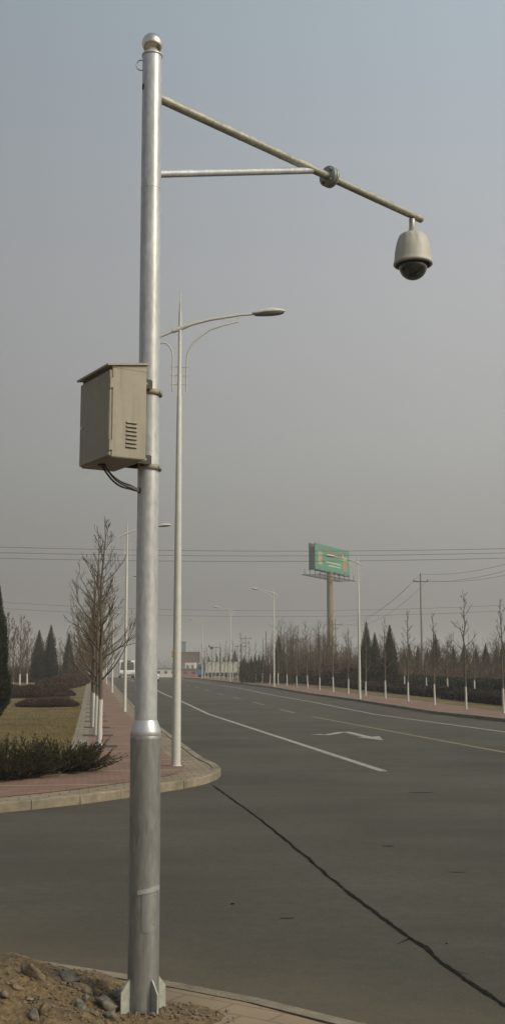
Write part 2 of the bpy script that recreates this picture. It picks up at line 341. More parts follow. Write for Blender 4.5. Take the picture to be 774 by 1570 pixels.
# left block outline (kerb face), following the rounded corner
KL = [(-30, -2.0), (-12, 7.55), (-6, 11.9), (-3.13, 14.15), (-2.6, 14.72), (-2.08, 15.36), (-1.67, 16.0), (-1.31, 16.7), (-1.0, 17.25), (-.78, 17.75), (-.62, 18.3), (-.545, 18.85),
      (-.52, 19.45), (-.56, 20.1), (-.68, 20.8), (-.86, 21.6)] + [(U(2.15, y), y) for y in (23, 30, 40, 50, 65, 80, 96, 126, 160, 200, 245)]
def offset(pl, d):
    out = []
    for i, p in enumerate(pl):
        a = Vector(pl[max(i - 1, 0)]); b = Vector(pl[min(i + 1, len(pl) - 1)]); t = (b - a).normalized()
        out.append((p[0] - t.y * d, p[1] + t.x * d))
    return out
KH = .12
def block(name, pl, off, rest, dz, m): return sheet(name, offset(pl, off) + rest, dz, m)
FARL = [(-70, 245), (-70, -2)]
def kerb(name, pl, wd, top, seg, m, gap=.012, sgn=1):
    """a row of kerb stones with open joints"""
    mb = MB(); q = [Vector(p) for p in pl]; L = [0]
    for a, b in zip(q, q[1:]): L.append(L[-1] + (b - a).length)
    def at(s):
        for i in range(len(q) - 1):
            if s <= L[i + 1]: return q[i].lerp(q[i + 1], (s - L[i]) / max(1e-6, L[i + 1] - L[i]))
        return q[-1]
    s = 0
    while s < L[-1] - .05:
        e = min(s + seg, L[-1]); a, b = at(s + gap / 2), at(e - gap / 2); t = (b - a).normalized(); n = Vector((-t.y, t.x)) * sgn
        j = random.uniform(-.004, .004)
        za, zb = zf(a.y), zf(b.y); c = .014
        vs = []
        for p, z in ((a, za), (b, zb)):
            for o_, h_ in ((0, -.1), (0, top - c), (c, top), (wd, top), (wd, -.1)):
                r_ = p + n * (o_ + j); vs.append((r_.x, r_.y, z + h_ + j * .6))
        fs = [(i, (i + 1) % 5, 5 + (i + 1) % 5, 5 + i) for i in range(5)] + [(0, 1, 2, 3, 4), (9, 8, 7, 6, 5)]
        mb.add(vs, fs); s = e; 
        if s > 90: seg = 3
    o = mb.build(name, m); bm = bmesh.new(); bm.from_mesh(o.data); bmesh.ops.recalc_face_normals(bm, faces=bm.faces[:]); bm.to_mesh(o.data); bm.free()
    return tag(o, kind='structure')
kerb('kerb', KL, .14, KH, .8, M['kerb'])
# base fill of the block, then its sheets
block('pavement_edge_paving', KL, .145, FARL, KH - .012, M['beige_tile'])
block('pavement_red_paving', KL, .62, FARL, KH - .004, M['red_brick'])
GE = [(U(-.40, y), y) for y in (18.6, 30, 40, 50, 65, 80, 96, 126, 160, 200, 245)]
sheet('paving_strip', [(U(-.02, 20.2), 20.2), (U(-.02, 245), 245), (U(-.45, 245), 245), (U(-.45, 17.6), 17.6)], KH, M['strip_tile'])
GF = [(-30, 1.6), (-12, 11.0), (-6, 15.2), (-4.2, 16.9), (-3.35, 18.0)]
sheet('lawn', GF + GE + [(-70, 245), (-70, 0)], KH + .004, M['dry_grass'])
# tree pits on the left pavement
LT = [25.5 + 4.62 * k for k in range(24)]
mb = MB()
# right block
RK = 14.9
KR = [(U(RK, y), y) for y in (8, 20, 30, 40, 50, 65, 80, 96, 126, 160, 186)] + [(U(RK + .8, 188.5), 188.5), (U(RK + 3, 190), 190), (60, 192)]
kerb('kerb', KR, .14, .13, 1.0, M['kerb'], sgn=-1)
def rsheet(name, u0, u1, y0, y1, dz, m):
    return sheet(name, [(U(u0, y0), y0), (U(u1, y0), y0), (U(u1, y1), y1), (U(u0, y1), y1)], dz, m)
rsheet('pavement', RK + .145, 18.4, 8, 188.4, KH, M['red_brick'])
sheet('verge', [(U(17.9, 8), 8), (120, 8), (120, 190), (U(17.9, 190), 188)], KH + .006, M['dry_grass'])
def pits(name, u, ys, w_):
    mb = MB()
    for y in ys:
        c = Vector((U(u, y), y, 0)); 
        pts = []
        for a, b in ((-1, -1), (1, -1), (1, 1), (-1, 1)):
            p = c + RR * a * w_ / 2 + RD * b * w_ / 2; pts.append((p.x, p.y, zf(p.y) + KH + .006))
        mb.add(pts, [(0, 1, 2, 3)])
    return tag(mb.build(name, M['soil_pit']), kind='structure')
pits('tree_pit_soil', .22, LT[:14], .78)
# near pavement under the pole
NK = [G(0, 1470), G(360, 1530), G(510, 1570), Vector((1.6, 4.9, 0)), Vector((6, 1.9, 0)), Vector((16, -5, 0))]
NK = [(-14, NK[0].y + (NK[0].y - NK[1].y) / (NK[1].x - NK[0].x) * 12.4)] + [(p.x, p.y) for p in NK]
kerb('kerb', NK, .10, .025, .6, M['kerb'], sgn=-1)
sheet('near_pavement', offset(NK, -.105) + [(16, -12), (-14, -12)], .018, M['near_tile'])

# ---- markings
def stripe(name, u, y0, y1, w_, m, dz=.005, ragged=.0):
    mb = MB(); ys = [y0]; 
    while ys[-1] < y1: ys.append(min(ys[-1] + 3, y1))
    ks = sorted(set(ys + [k for k, _ in KN if y0 < k < y1]))
    for a, b in zip(ks, ks[1:]):
        mb.add([(U(u - w_ / 2, a), a, zf(a) + dz), (U(u + w_ / 2, a), a, zf(a) + dz), (U(u + w_ / 2, b), b, zf(b) + dz), (U(u - w_ / 2, b), b, zf(b) + dz)], [(0, 1, 2, 3)])
    return tag(mb.build(name, m), kind='structure')
stripe('lane_line', 5.12, 20.3, 186, .16, M['white_line'])
stripe('edge_line', 12.25, 14, 186, .15, M['white_line'])
stripe('centre_line', 9.0, 12, 47, .14, M['yellow_line'])
mb = MB()
for y in [51 + 9 * i for i in range(14)]:
    a, b = y, y + 4
    mb.add([(U(8.93, a), a, zf(a) + .006), (U(9.07, a), a, zf(a) + .006), (U(9.07, b), b, zf(b) + .006), (U(8.93, b), b, zf(b) + .006)], [(0, 1, 2, 3)])
tag(mb.build('centre_line_dashes', M['yellow_line']), kind='structure')
mb = MB()
pl = [G(484, 1126), G(499, 1127), G(512, 1125.2), G(522, 1123), G(529, 1122.3), G(538, 1124), G(552, 1127.5), G(568, 1131)]
def ribbon(mb, pl, wd, dz):
    vs = []
    for i, p in enumerate(pl):
        t = (pl[min(i + 1, len(pl) - 1)] - pl[max(0, i - 1)]).normalized(); n = Vector((-t.y, t.x, 0)); k = wd[i] if isinstance(wd, list) else wd
        for s in (-1, 1):
            q = p + n * s * k / 2; vs.append((q.x, q.y, zf(q.y) + dz))
    mb.add(vs, [(2 * i, 2 * i + 1, 2 * i + 3, 2 * i + 2) for i in range(len(pl) - 1)])
ribbon(mb, pl, [.42, .30, .26, .26, .26, .24, .24, .24], .005)
h = [G(545, 1130.5), G(587, 1135.6), G(581, 1129.2), G(568, 1130.3)]
mb.add([(p.x, p.y, .009) for p in h], [(0, 1, 2, 3)])
tag(mb.build('arrow_marking', M['white_line']), kind='structure')
# dark tar seam
pl = [G(*p) for p in ((327, 1205), (345, 1218), (370, 1236), (400, 1258), (436, 1287), (470, 1315), (505, 1346), (540, 1375), (575, 1401), (600, 1420), (625, 1437), (650, 1455), (675, 1475), (700, 1495), (735, 1519), (774, 1545))]
pl += [pl[-1] + (pl[-1] - pl[-3]).normalized() * d_ + Vector((.05 * math.sin(d_ * 2), 0, 0)) for d_ in (.5, 1.1, 1.8, 2.6, 3.5, 5, 7, 9)]
fine = []
for a, b in zip(pl, pl[1:]):
    for k in range(16):
        q = a.lerp(b, k / 16); fine.append(q + Vector((noise.noise(q * 3.1) * .014 + noise.noise(q * 17) * .008, noise.noise(q * 2.7 + Vector((9, 0, 0))) * .014 + noise.noise(q * 15 + Vector((0, 7, 0))) * .008, 0)))
mb = MB(); ribbon(mb, fine, [.014 + .030 * abs(noise.noise(q * 2.3)) + .018 * random.random() for q in fine], .004)
for _k in range(3):
    i = random.randrange(20, len(fine) - 6); p = fine[i]; t_ = (fine[i + 2] - fine[i]).normalized(); a_ = random.choice((-1, 1)) * random.uniform(.5, 1.2); t_.rotate(Matrix.Rotation(a_, 3, 'Z'))
    L_ = random.uniform(.05, .16) * (p.y / 8 + .3); br_ = [p + t_ * L_ * j / 5 + Vector((random.uniform(-.006, .006), random.uniform(-.006, .006), 0)) for j in range(6)]
    ribbon(mb, br_, [.016 * (1 - j / 6) + .002 for j in range(6)], .0046)
tag(mb.build('tar_seam', M['tar']), kind='structure')
mb = MB()
for (px, py, l_, w_) in ((645, 1216, .4, .03), (595, 1298, .12, .03), (357, 1388, .035, .03), (684, 1450, .02, .02), (440, 1410, .12, .012), (700, 1338, .16, .012)):
    c = G(px, py); a = random.uniform(-.3, .3)
    pts = []
    for k in range(8):
        th = k * math.pi / 4; q = Vector((math.cos(th) * l_ / 2, math.sin(th) * w_ * .8 * random.uniform(.7, 1.3), 0)); q.rotate(Matrix.Rotation(a, 3, 'Z'))
        pts.append((c.x + q.x, c.y + q.y, .004))
    mb.add(pts, [tuple(range(8))])
tag(mb.build('tar_spots', M['tar']), kind='structure')

# ------------------------------------------------------------------ camera pole
PB = Vector((P(222, 1556, 1).x * 5.83, 5.83, .018)); PX, PY = PB.x - .008, 5.83
pole = empty('camera_pole', (PX, PY, .018), 'tall galvanised steel pole with a braced horizontal arm, standing in rubble at the road corner', 'pole')
LEAN = .0034; pole.rotation_euler = (0, -LEAN, 0)      # the pole leans a hair to the left
def zpole(py): return P(222, py, PY).z - .018
mb = MB()
z1, z2 = zpole(1126), zpole(1106)
mb.lathe((0, 0, 0), [(.0765, -.05), (.0765, z1 - .03), (.0775, z1 - .025), (.0775, z1 - .012), (.0755, z1 - .006)], 40)
mb.build('lower_sleeve', M['galv_dull'], pole)
mb = MB(); mb.lathe((0, 0, 0), [(.0755, z1 - .006), (.078, z1), (.0765, z1 + .018), (.060, z2), (.057, z2 + .006)], 40); mb.build('reducer_collar', M['galv_bright'], pole)
zt = zpole(87)
mb = MB(); mb.lathe((0, 0, 0), [(.0565, z2 - .01), (.053, zt)], 40)
for zz in (zpole(620), zpole(900), zpole(290)): mb.lathe((0, 0, 0), [(.0545, zz - .004), (.0565 if zz < 3 else .0552, zz), (.0545, zz + .004)], 32)
shaft = mb.build('shaft', M['galv'], pole)
mb = MB(); mb.lathe((0, 0, 0), [(.05, zt - .004), (.057, zt - .002), (.057, zt + .008), (.045, zt + .012), (.036, zt + .03)], 36)
zc = zt + .075
mb.build('cap_plate', M['galv'], pole)
mb = MB(); mb.lathe((0, 0, zc), [(.058 * math.sin(a), -.058 * math.cos(a)) for a in [math.pi * i / 20 for i in range(21)]], 36)
mb.build('ball_finial', M['ball'], pole)
# hook ring near the top, cable hole
mb = MB(); cz = zpole(101)
mb.tube([(-.056 + -.018 - .024 * math.cos(a) * 1.0 + .014, -.012, cz - .003 + .030 * math.sin(a)) for a in [R(-110) + R(250) * i / 14 for i in range(15)]], .0035, 8); mb.build('hook', M['galv'], pole)
mb = MB()
def patch(mb, zc_, ang, wa, hz, r, n=8, ell=True):
    vs = []
    for k in range(16):
        th = 2 * math.pi * k / 16; a = ang + wa * math.cos(th); z = zc_ + hz * math.sin(th)
        vs.append((r * math.cos(a), r * math.sin(a), z))
    mb.add(vs + [(r * 1.002 * math.cos(ang), r * 1.002 * math.sin(ang), zc_)], [(k, (k + 1) % 16, 16) for k in range(16)])
patch(mb, zpole(137), R(212), R(12), .02, .0555); mb.build('cable_hole', M['dark'], pole)
mb = MB(); patch(mb, zpole(754), R(222), R(13), .016, .0575); mb.build('cable_hole', M['dark'], pole)
# access door, strap, gussets
mb = MB(); za, zb = zpole(1425), zpole(1366)
def shell(mb, a0, a1, z0, z1, r0, r1, n=10, tilt=0):
    vs = []
    for i in range(n + 1):
        a = a0 + (a1 - a0) * i / n; dz = tilt * (i / n - .5)
        for r, z in ((r0, z0), (r1, z0), (r1, z1), (r0, z1)): vs.append((r * math.cos(a), r * math.sin(a), z + dz))
    fs = []
    for i in range(n):
        for k in range(4): fs.append((4 * i + k, 4 * i + (k + 1) % 4, 4 * i + 4 + (k + 1) % 4, 4 * i + 4 + k))
    fs += [(0, 1, 2, 3), (4 * n + 3, 4 * n + 2, 4 * n + 1, 4 * n)]
    mb.add(vs, fs)
shell(mb, R(-92), R(-28), za, zb, .0766, .0795); dr = mb.build('access_door', M['galv_dull'], pole)
for zz in (za + .035, zb - .012):
    mb = MB(); patch(mb, zz, R(-48), R(3), .004, .0803); mb.build('screw', M['rust'], dr)
mb = MB(); shell(mb, R(-108), R(-20), zb + .004, zb + .024, .0766, .083, tilt=.018); mb.build('rain_strip', M['galv_bright'], pole)
zg = zpole(1498) 
for ang in (R(-142), R(-52), R(38), R(128)):
    mb = MB(); d = Vector((math.cos(ang), math.sin(ang), 0)); n = Vector((-d.y, d.x, 0)) * .004
    prof = [(.07, 0), (.128, 0), (.128, zg - .055), (.083, zg), (.07, zg)]
    vs = [d * r + n * s + Vector((0, 0, z)) for s in (-1, 1) for r, z in prof]
    mb.add(vs, [(0, 1, 2, 3, 4), (9, 8, 7, 6, 5)] + [(i, (i + 1) % 5, 5 + (i + 1) % 5, 5 + i) for i in range(5)])
    mb.build('gusset', M['gusset'], pole)
# arm and brace
A0 = Vector((0, 0, zpole(150) + .017)); AE = Vector((1.168 + .0 - PX, 7.495 - PY, A0.z - .022)) ; ad = (AE - A0).normalized()
AE = A0 + ad * ((AE - A0).length + .01)
def A(t): return A0.lerp(AE, t)
mb = MB(); mb.tube([A0 + ad * .04, AE], .0255, 24)
for t in (.28, .42, .8): mb.tube([A(t) - ad * .003, A(t), A(t) + ad * .003], [.0255, .0275, .0255], 20, cap=False)
arm = mb.build('arm', M['galv_arm'], pole)
rotA = ad.to_track_quat('Z', 'Y').to_matrix()
mb = MB(); fc = A(.605)
for o_ in (-.012, .012):
    mb.lathe(fc + ad * o_, [(.02, -.009), (.066, -.009), (.066, .009), (.02, .009)], 36, rotA)
for k in range(4):
    a = R(45 + 90 * k); q = rotA @ Vector((.048 * math.cos(a), .048 * math.sin(a), 0))
    mb.tube([fc + q - ad * .04, fc + q + ad * .04], .006, 6); mb.tube([fc + q - ad * .034, fc + q - ad * .022], .011, 6); mb.tube([fc + q + ad * .022, fc + q + ad * .034], .011, 6)
mb.build('flange', M['galv_dull'], arm)
mb = MB(); B0 = Vector((0, 0, zpole(267))); bj = A(.535) - Vector((0, 0, .012))
bd = (bj - B0).normalized(); mb.tube([B0 + bd * .045, bj], .0205, 20); mb.build('brace', M['galv'], pole)

# dome camera
hp = A(.958); hw = Vector((PX, PY, .018)) + hp; hw.x -= LEAN * hp.z
dome = empty('dome_camera', hw, 'off-white dome security camera hanging from the far end of the pole arm', 'camera')
zo = hw.z
zh_t, zh_b, zd_b = 1.65 + .4033 * hw.y - zo - .020, 1.65 + .3690 * hw.y - zo + .019, 1.65 + .3547 * hw.y - zo + .020
mb = MB(); mb.lathe((0, 0, 0), [(.021, -.024), (.021, zh_t + .035), (.029, zh_t + .03), (.029, zh_t - .005)], 24); mb.build('mounting_pipe', M['galv_arm'], dome)
mb = MB(); n = 48; prof = [(.02, 0), (.078, -.002), (.091, -.014), (.103, -.042), (.113, -.078), (.120, -.12), (.125, -.17), (.128, zh_b - zh_t + .02), (.132, zh_b - zh_t + .012), (.132, zh_b - zh_t), (.118, zh_b - zh_t - .004)]
vs = []
for i, (r, z) in enumerate(prof):
    for k in range(n):
        a = 2 * math.pi * k / n; rib = 0
        if 2 <= i <= 4: rib = .0075 * (1 - (i - 2) / 3) * max(0, math.cos(8 * a)) ** 6
        vs.append(((r - rib) * math.cos(a), (r - rib) * math.sin(a), zh_t + z))
mb.add(vs, [(i * n + k, i * n + (k + 1) % n, (i + 1) * n + (k + 1) % n, (i + 1) * n + k) for i in range(len(prof) - 1) for k in range(n)], True)
mb.build('housing', M['camera_white'], dome)
mb = MB(); mb.lathe((0, 0, 0), [(.112, zh_b - .003), (.104, zh_b - .012), (.097, zh_b - .012), (.097, zh_b + .02), (.01, zh_b + .02)], 40); mb.build('rim_ring', M['dark'], dome)
gl = bpy.data.materials.new('smoked_dome'); gl.use_nodes = True; t = gl.node_tree; b = t.nodes['Principled BSDF']; b.inputs['Base Color'].default_value = (.02, .026, .02, 1); b.inputs['Roughness'].default_value = .06; b.inputs['Alpha'].default_value = .86; b.inputs['Coat Weight'].default_value = .5
dr_ = .0955; dz_ = zh_b - .012 - zd_b
mb = MB(); mb.lathe((0, 0, zh_b - .012), [(dr_ * math.cos(a), -dz_ * math.sin(a)) for a in [R(90) * i / 12 for i in range(13)]], 40); mb.build('dome', gl, dome)
mb = MB(); mb.box((0, 0, zh_b - .03), (.05, .07, .09), bev=.008); mb.tube([(0, 0, zh_b - .035), (.0, -.05, zh_b - .06)], .022, 16)
mb.lathe((0, 0, 0), [(.06, zh_b + .01), (.06, zh_b - .03), (.055, zh_b - .032)], 20); mb.build('lens_module', M['dark'], dome)

# control cabinet
th = R(31); nn = Vector((math.cos(th) * -.857 / .857, -math.sin(th), 0)).normalized()       # door normal
nn = Vector((-.857, -.515, 0)).normalized(); tt = Vector((.515, -.857, 0)).normalized()       # side normal
cb_c = Vector((PX, PY, 0)) - (-nn) * .216; zb_, zt_ = 2.715, 3.17
cab = empty('control_cabinet', (cb_c.x, cb_c.y, zb_), 'beige metal control cabinet with louvred side, strapped to the camera pole', 'cabinet', rz=math.atan2(nn.y, nn.x) )
# local axes: +X = door normal, +Y = left of it, side face is at local +Y or -Y
hh = zt_ - zb_
ysgn = 1 if (Matrix.Rotation(math.atan2(nn.y, nn.x), 3, 'Z') @ Vector((0, 1, 0))).dot(tt) > 0 else -1
mb = MB(); mb.box((-.006, 0, hh / 2), (.188, .38, hh), bev=.004); body = mb.build('body', M['cab_side'], cab)
mb = MB(); mb.box((.095, 0, hh / 2 - .004), (.012, .374, hh - .022), bev=.003); door = mb.build('door', M['cab_side'], cab)
mb = MB(); mb.tube([(.1, -ysgn * .155, hh * .45), (.108, -ysgn * .155, hh * .45)], .009, 14); mb.build('lock', M['galv'], door)
for zz in (hh * .13, hh * .82):
    mb = MB(); mb.tube([(.098, ysgn * .19, zz - .028), (.098, ysgn * .19, zz + .028)], .0055, 10); mb.box((.088, ysgn * .191, zz), (.014, .004, .05)); mb.build('hinge', M['cab_side'], door)
# sloped lid
mb = MB(); x0, x1 = -.108, .118; y_ = .2
mb.add([(x1, -y_, hh + .002), (x1, y_, hh + .002), (x0, y_, hh + .034), (x0, -y_, hh + .034), (x1, -y_, hh + .012), (x1, y_, hh + .012), (x0, y_, hh + .044), (x0, -y_, hh + .044)],
       [(0, 3, 2, 1), (4, 5, 6, 7), (0, 1, 5, 4), (1, 2, 6, 5), (2, 3, 7, 6), (3, 0, 4, 7)])
mb.add([(.088, -.188, hh - .002), (.088, .188, hh - .002), (-.1, .188, hh - .002), (-.1, -.188, hh - .002), (.088, -.188, hh + .0055), (.088, .188, hh + .0055), (-.1, .188, hh + .032), (-.1, -.188, hh + .032)],
       [(0, 3, 2, 1), (0, 1, 5, 4), (1, 2, 6, 5), (2, 3, 7, 6), (3, 0, 4, 7)])
mb.build('lid', M['cab_side'], cab)
# louvres: seven pressed hoods
mb = MB()
for k in range(7):
    z = hh * .17 - .022 + k * .0205; ys = ysgn * .19
    xa, xb = -.048, .010
    mb.add([(xa, ys - ysgn * .001, z + .013), (xb, ys - ysgn * .001, z + .013), (xb, ys + ysgn * .009, z + .001), (xa, ys + ysgn * .009, z + .001), (xb, ys - ysgn * .001, z), (xa, ys - ysgn * .001, z)],
           [(0, 1, 2, 3), (3, 2, 4, 5), (1, 4, 2), (0, 3, 5)])
mb.build('louvre', M['cab_side'], cab)
mb = MB()
for k in range(7):
    z = hh * .17 - .022 + k * .0205; ys = ysgn * .19
    mb.box((-.019, ys + ysgn * .0016, z - .0012), (.054, .003, .0024))
mb.build('louvre_slot', M['dark'], cab)
for zz in (hh - .03, .028):
    mb = MB(); xb = -.1; r = .0575; px_ = -.216
    xm, ln = (xb + px_ + .03) / 2, abs(px_ + .03 - xb)
    mb.box((xm, 0, zz + .026), (ln, .13, .004)); mb.box((xb - .003, 0, zz), (.006, .13, .05)); mb.box((xm, -ysgn * .062, zz), (ln, .005, .05)); mb.box((px_ + .058, 0, zz), (.006, .125, .05))
    mb.box((xm + .004, ysgn * .0635, zz + .002), (ln + .02, .004, .044))
    br = mb.build('mounting_bracket', M['bracket'], cab)
    mb = MB(); mb.box((xm + .005, ysgn * .069, zz - .006), (ln * .62, .005, .009), Matrix.Rotation(R(24), 3, 'Y')); mb.build('tie_strap', M['cab_side'], br)
    mb = MB()
    mb.lathe((px_, 0, zz - .028), [(.0555, -.013), (.0595, -.013), (.0595, .013), (.0555, .013)], 32)
    mb.box((px_ - .03, ysgn * .055, zz - .028), (.014, .010, .014)); mb.build('clamp_band', M['cab_side'], br)
# cables from the box floor into the pole
mb = MB()
hole = Vector((.0565 * math.cos(R(222)), .0565 * math.sin(R(222)), zpole(754) + .018)) + Vector((PX - LEAN * 2.3, PY, 0))
inv = (Matrix.Translation(cab.location) @ Matrix.Rotation(cab.rotation_euler.z, 4, 'Z')).inverted()
e = inv @ hole; s0 = Vector((.045, -.02 * ysgn, .01))
for k in range(4):
    s = s0 + Vector((random.uniform(-.012, .012), random.uniform(-.01, .01), 0)); ee = e + Vector((.0, 0, random.uniform(-.008, .006)))
    sag = .012 + .018 * k / 3
    pts = []
    for i in range(13):
        q = i / 12; p = s.lerp(ee, q ** .9); p.z -= sag * math.sin(math.pi * q) + .03 * math.sin(math.pi * min(1, q * 1.3)) * (1 - q); pts.append(p)
    mb.tube(pts, .0052, 8)
mb.tube([s0 + Vector((0, 0, .005)), s0 + Vector((0, 0, -.02))], .021, 14)
mb.build('cable', M['black_cable'], cab)

# ------------------------------------------------------------------ street lamps
def make_lamp(name, label, group):
    r = empty(name, (0, 0, 0), label, 'street lamp', group)
    mb = MB(); mb.tube([(0, 0, 0), (0, 0, .05), (0, 0, 4), (0, 0, 6.5), (0, 0, 6.52), (0, 0, 8.06)], [.082, .080, .060, .044, .037, .026], 20)
    mb.lathe((0, 0, 0), [(.0, .012), (.10, .010), (.10, 0)], 20)
    mb.build('pole', M['lamp_paint'], r)
    mb = MB(); mb.tube([(0, 0, 8.05), (0, 0, 8.22), (0, 0, 8.24), (0, 0, 8.5)], [.017, .015, .008, .004], 8)
    for z in (8.10, 8.155, 8.21): mb.lathe((0, 0, z), [(.012, -.008), (.024, 0), (.012, .008)], 12)
    mb.build('spire', M['lamp_paint'], r)
    arc = [(-.42, 7.56), (-.2, 7.67), (0, 7.76), (.25, 7.86), (.55, 7.95), (.85, 8.01), (1.1, 8.06), (1.36, 8.09)]
    mb = MB(); mb.tube([(x, 0, z) for x, z in arc], [.026, .028, .031, .031, .028, .024, .022, .021], 12); mb.tube([(-.13, 0, 7.70), (0, 0, 7.76), (.13, 0, 7.815)], .041, 14)
    mb.build('arm', M['lamp_paint'], r)
    # lamp head: flat tapered shell
    n = 14; prof = [(0, .035, .03, .02), (.05, .055, .045, .03), (.2, .105, .085, .04), (.36, .12, .09, .045), (.5, .095, .07, .04), (.58, .05, .04, .025), (.62, .008, .01, .008)]
    mb = MB(); vs = []
    for x, hw_, up_, dn_ in prof:
        for k in range(n):
            a = 2 * math.pi * k / n; y = hw_ * math.cos(a); z = math.sin(a); z = z * up_ if z > 0 else z * dn_ * .3
            vs.append((1.32 + x, y, 8.09 + x * .12 + z))
    mb.add(vs, [(i * n + k, i * n + (k + 1) % n, (i + 1) * n + (k + 1) % n, (i + 1) * n + k) for i in range(len(prof) - 1) for k in range(n)] + [tuple(range(n))[::-1]], True)
    hd = mb.build('lamp_head', M['lamp_paint'], r)
    mb = MB(); vs = []
    for x, hw_, up_, dn_ in prof[1:-1]:
        for k in range(n):
            a = math.pi + math.pi * k / (n - 1); vs.append((1.32 + x, hw_ * .86 * math.cos(a), 8.085 + x * .12 + dn_ * 1.3 * math.sin(a)))
    mb.add(vs, [(i * n + k, i * n + (k + 1), (i + 1) * n + (k + 1), (i + 1) * n + k) for i in range(len(prof) - 3) for k in range(n - 1)], True)
    mb.build('lens', M['lamp_dark'], hd)
    mb = MB(); mb.tube([(.125, 0, 6.58), (.125, 0, 7.2), (.14, 0, 7.3), (.22, 0, 7.47), (.36, 0, 7.62), (.55, 0, 7.76), (.78, 0, 7.85), (1.07, 0, 7.93)], [.014, .014, .016, .018, .018, .018, .016, .012], 8)
    for x in (.78, .92, 1.05):
        mb.tube([(x - .02 * math.cos(a), 0, 7.935 + (x - .78) * .3 + .03 * math.sin(a)) for a in [R(40) + R(280) * i / 8 for i in range(9)]], .006, 6)
    mb.build('scroll_arm', M['lamp_paint'], r)
    mb = MB(); mb.tube([(-.125, 0, 6.58), (-.125, 0, 7.22), (-.14, 0, 7.33), (-.18, 0, 7.41), (-.25, 0, 7.47), (-.33, 0, 7.48), (-.42, 0, 7.45)], [.014] * 7, 8); mb.build('scroll_arm', M['lamp_paint'], r)
    for z in (6.72, 6.88, 7.04):
        mb = MB(); mb.tube([(-.165, 0, z), (.165, 0, z)], .009, 6); mb.build('crossbar', M['lamp_paint'], r)
    index_kids(r); return r
LG, RG = 'street lamps along the left pavement', 'street lamps along the right pavement'
lampL = make_lamp('street_lamp', 'large pale grey street lamp directly behind the camera pole, its head over the road', LG)
lampL.location = (U(1.49, 20), 20, KH); lampL.rotation_euler = (0, 0, RANG)
LLab = ['second street lamp on the left pavement, just left of the camera pole', 'third street lamp on the left pavement, between bare tree and pole',
        'fourth street lamp back on the left pavement', 'fifth street lamp back on the left pavement, small and hazy', 'farthest small street lamp on the left pavement']
for i in range(5):
    o = copy_tree(lampL); y = 50 + 30 * i; o.location = (U(1.49, y), y, zf(y) + KH); o['label'] = LLab[i]
RLab = ['nearest street lamp on the right pavement, its head overlapping the green billboard', 'second street lamp on the right pavement, left of the billboard column',
        'third street lamp on the right pavement, in front of the trailer end', 'fourth and farthest street lamp on the right pavement, before the truck']
for i in range(4):
    o = copy_tree(lampL); y = (65.7, 96.3, 126.6, 158.5)[i]; o.location = (U(15.28, y), y, zf(y) + KH); o.rotation_euler = (0, 0, RANG + math.pi); o['label'] = RLab[i]; o['group'] = RG

# ------------------------------------------------------------------ bare trees
def make_bare(seed, h, spread, start, nb, r0, detail=2, angle=48, white=True, twr=.0045, curve=.09, sub=(4, 7)):
    rnd = random.Random(seed)
    tr = MB(); cr = MB()
    pts = [Vector((0, 0, -.03))]; rr = [r0 * 1.12]
    nz = 10
    for i in range(1, nz + 1):
        z = h * i / nz; p = Vector((rnd.uniform(-1, 1) * .018 * h * (i / nz) * .6, rnd.uniform(-1, 1) * .018 * h * (i / nz) * .6, z)); pts.append(p); rr.append(max(.005, r0 * (1 - i / nz) ** .85 + .004))
    tr.tube(pts, rr, 9)
    def lead(z):
        f = z / h * nz; i = min(int(f), nz - 1); return pts[i].lerp(pts[i + 1], f - i), rr[i] + (rr[i + 1] - rr[i]) * (f - i)
    def branch(p, d, L, r, lev):
        n = 5 if lev == 0 else 3; q = [p]; ra = [r]; dd = d.copy()
        for i in range(n):
            dd = (dd + Vector((rnd.uniform(-1, 1) * .14, rnd.uniform(-1, 1) * .14, curve + rnd.uniform(-.05, .08)))).normalized()
            q.append(q[-1] + dd * L / n); ra.append(max(twr, r * (1 - (i + 1) / n) + twr * .6))
        cr.tube(q, ra, 5 if lev == 0 else 3, cap=False)
        if lev < detail:
            k = rnd.randint(*sub) if lev == 0 else rnd.randint(2, 4)
            for j in range(k):
                f = rnd.uniform(.2, .98); i = min(int(f * n), n - 1); b = q[i].lerp(q[i + 1], f * n - i)
                t = (q[i + 1] - q[i]).normalized(); s = t.orthogonal().normalized(); s.rotate(Matrix.Rotation(rnd.uniform(0, 6.28), 3, t))
                nd = (t * rnd.uniform(.8, 1.2) + s * rnd.uniform(.5, .9) + Vector((0, 0, .25))).normalized()
                branch(b, nd, L * rnd.uniform(.28, .5) * (1.15 - f * .5), max(twr, ra[i] * .55), lev + 1)
    a = rnd.uniform(0, 6.28)
    for k in range(nb):
        f = (k + .5) / nb; z = start + (h * .95 - start) * f; p, r = lead(z)
        a += 2.4 + rnd.uniform(-.4, .4); el = R(angle + 18 * f + rnd.uniform(-10, 10))
        d = Vector((math.cos(a) * math.cos(el), math.sin(a) * math.cos(el), math.sin(el)))
        L = spread * (1 - .80 * f ** .9) * rnd.uniform(.75, 1.25)
        branch(p, d, L, min(r * .5, .019), 0)
    return tr, cr
def bare_thing(name, seed, label, cat='tree', group=None, loc=(0, 0, 0), rz=0, sc=1, **kw):
    mtr = M['trunk_white'] if kw.get('white', True) else M['bark']; tm = M[kw.pop('twigmat', 'twig')]
    tr, cr = make_bare(seed, **kw)
    r = empty(name, loc, label, cat, group, rz); r.scale = (sc, sc, sc)
    tr.build('trunk', mtr, r); cr.build('crown', tm, r); index_kids(r); return r
GL = 'whitewashed bare trees along the left pavement'; GR = 'whitewashed bare trees along the right pavement'
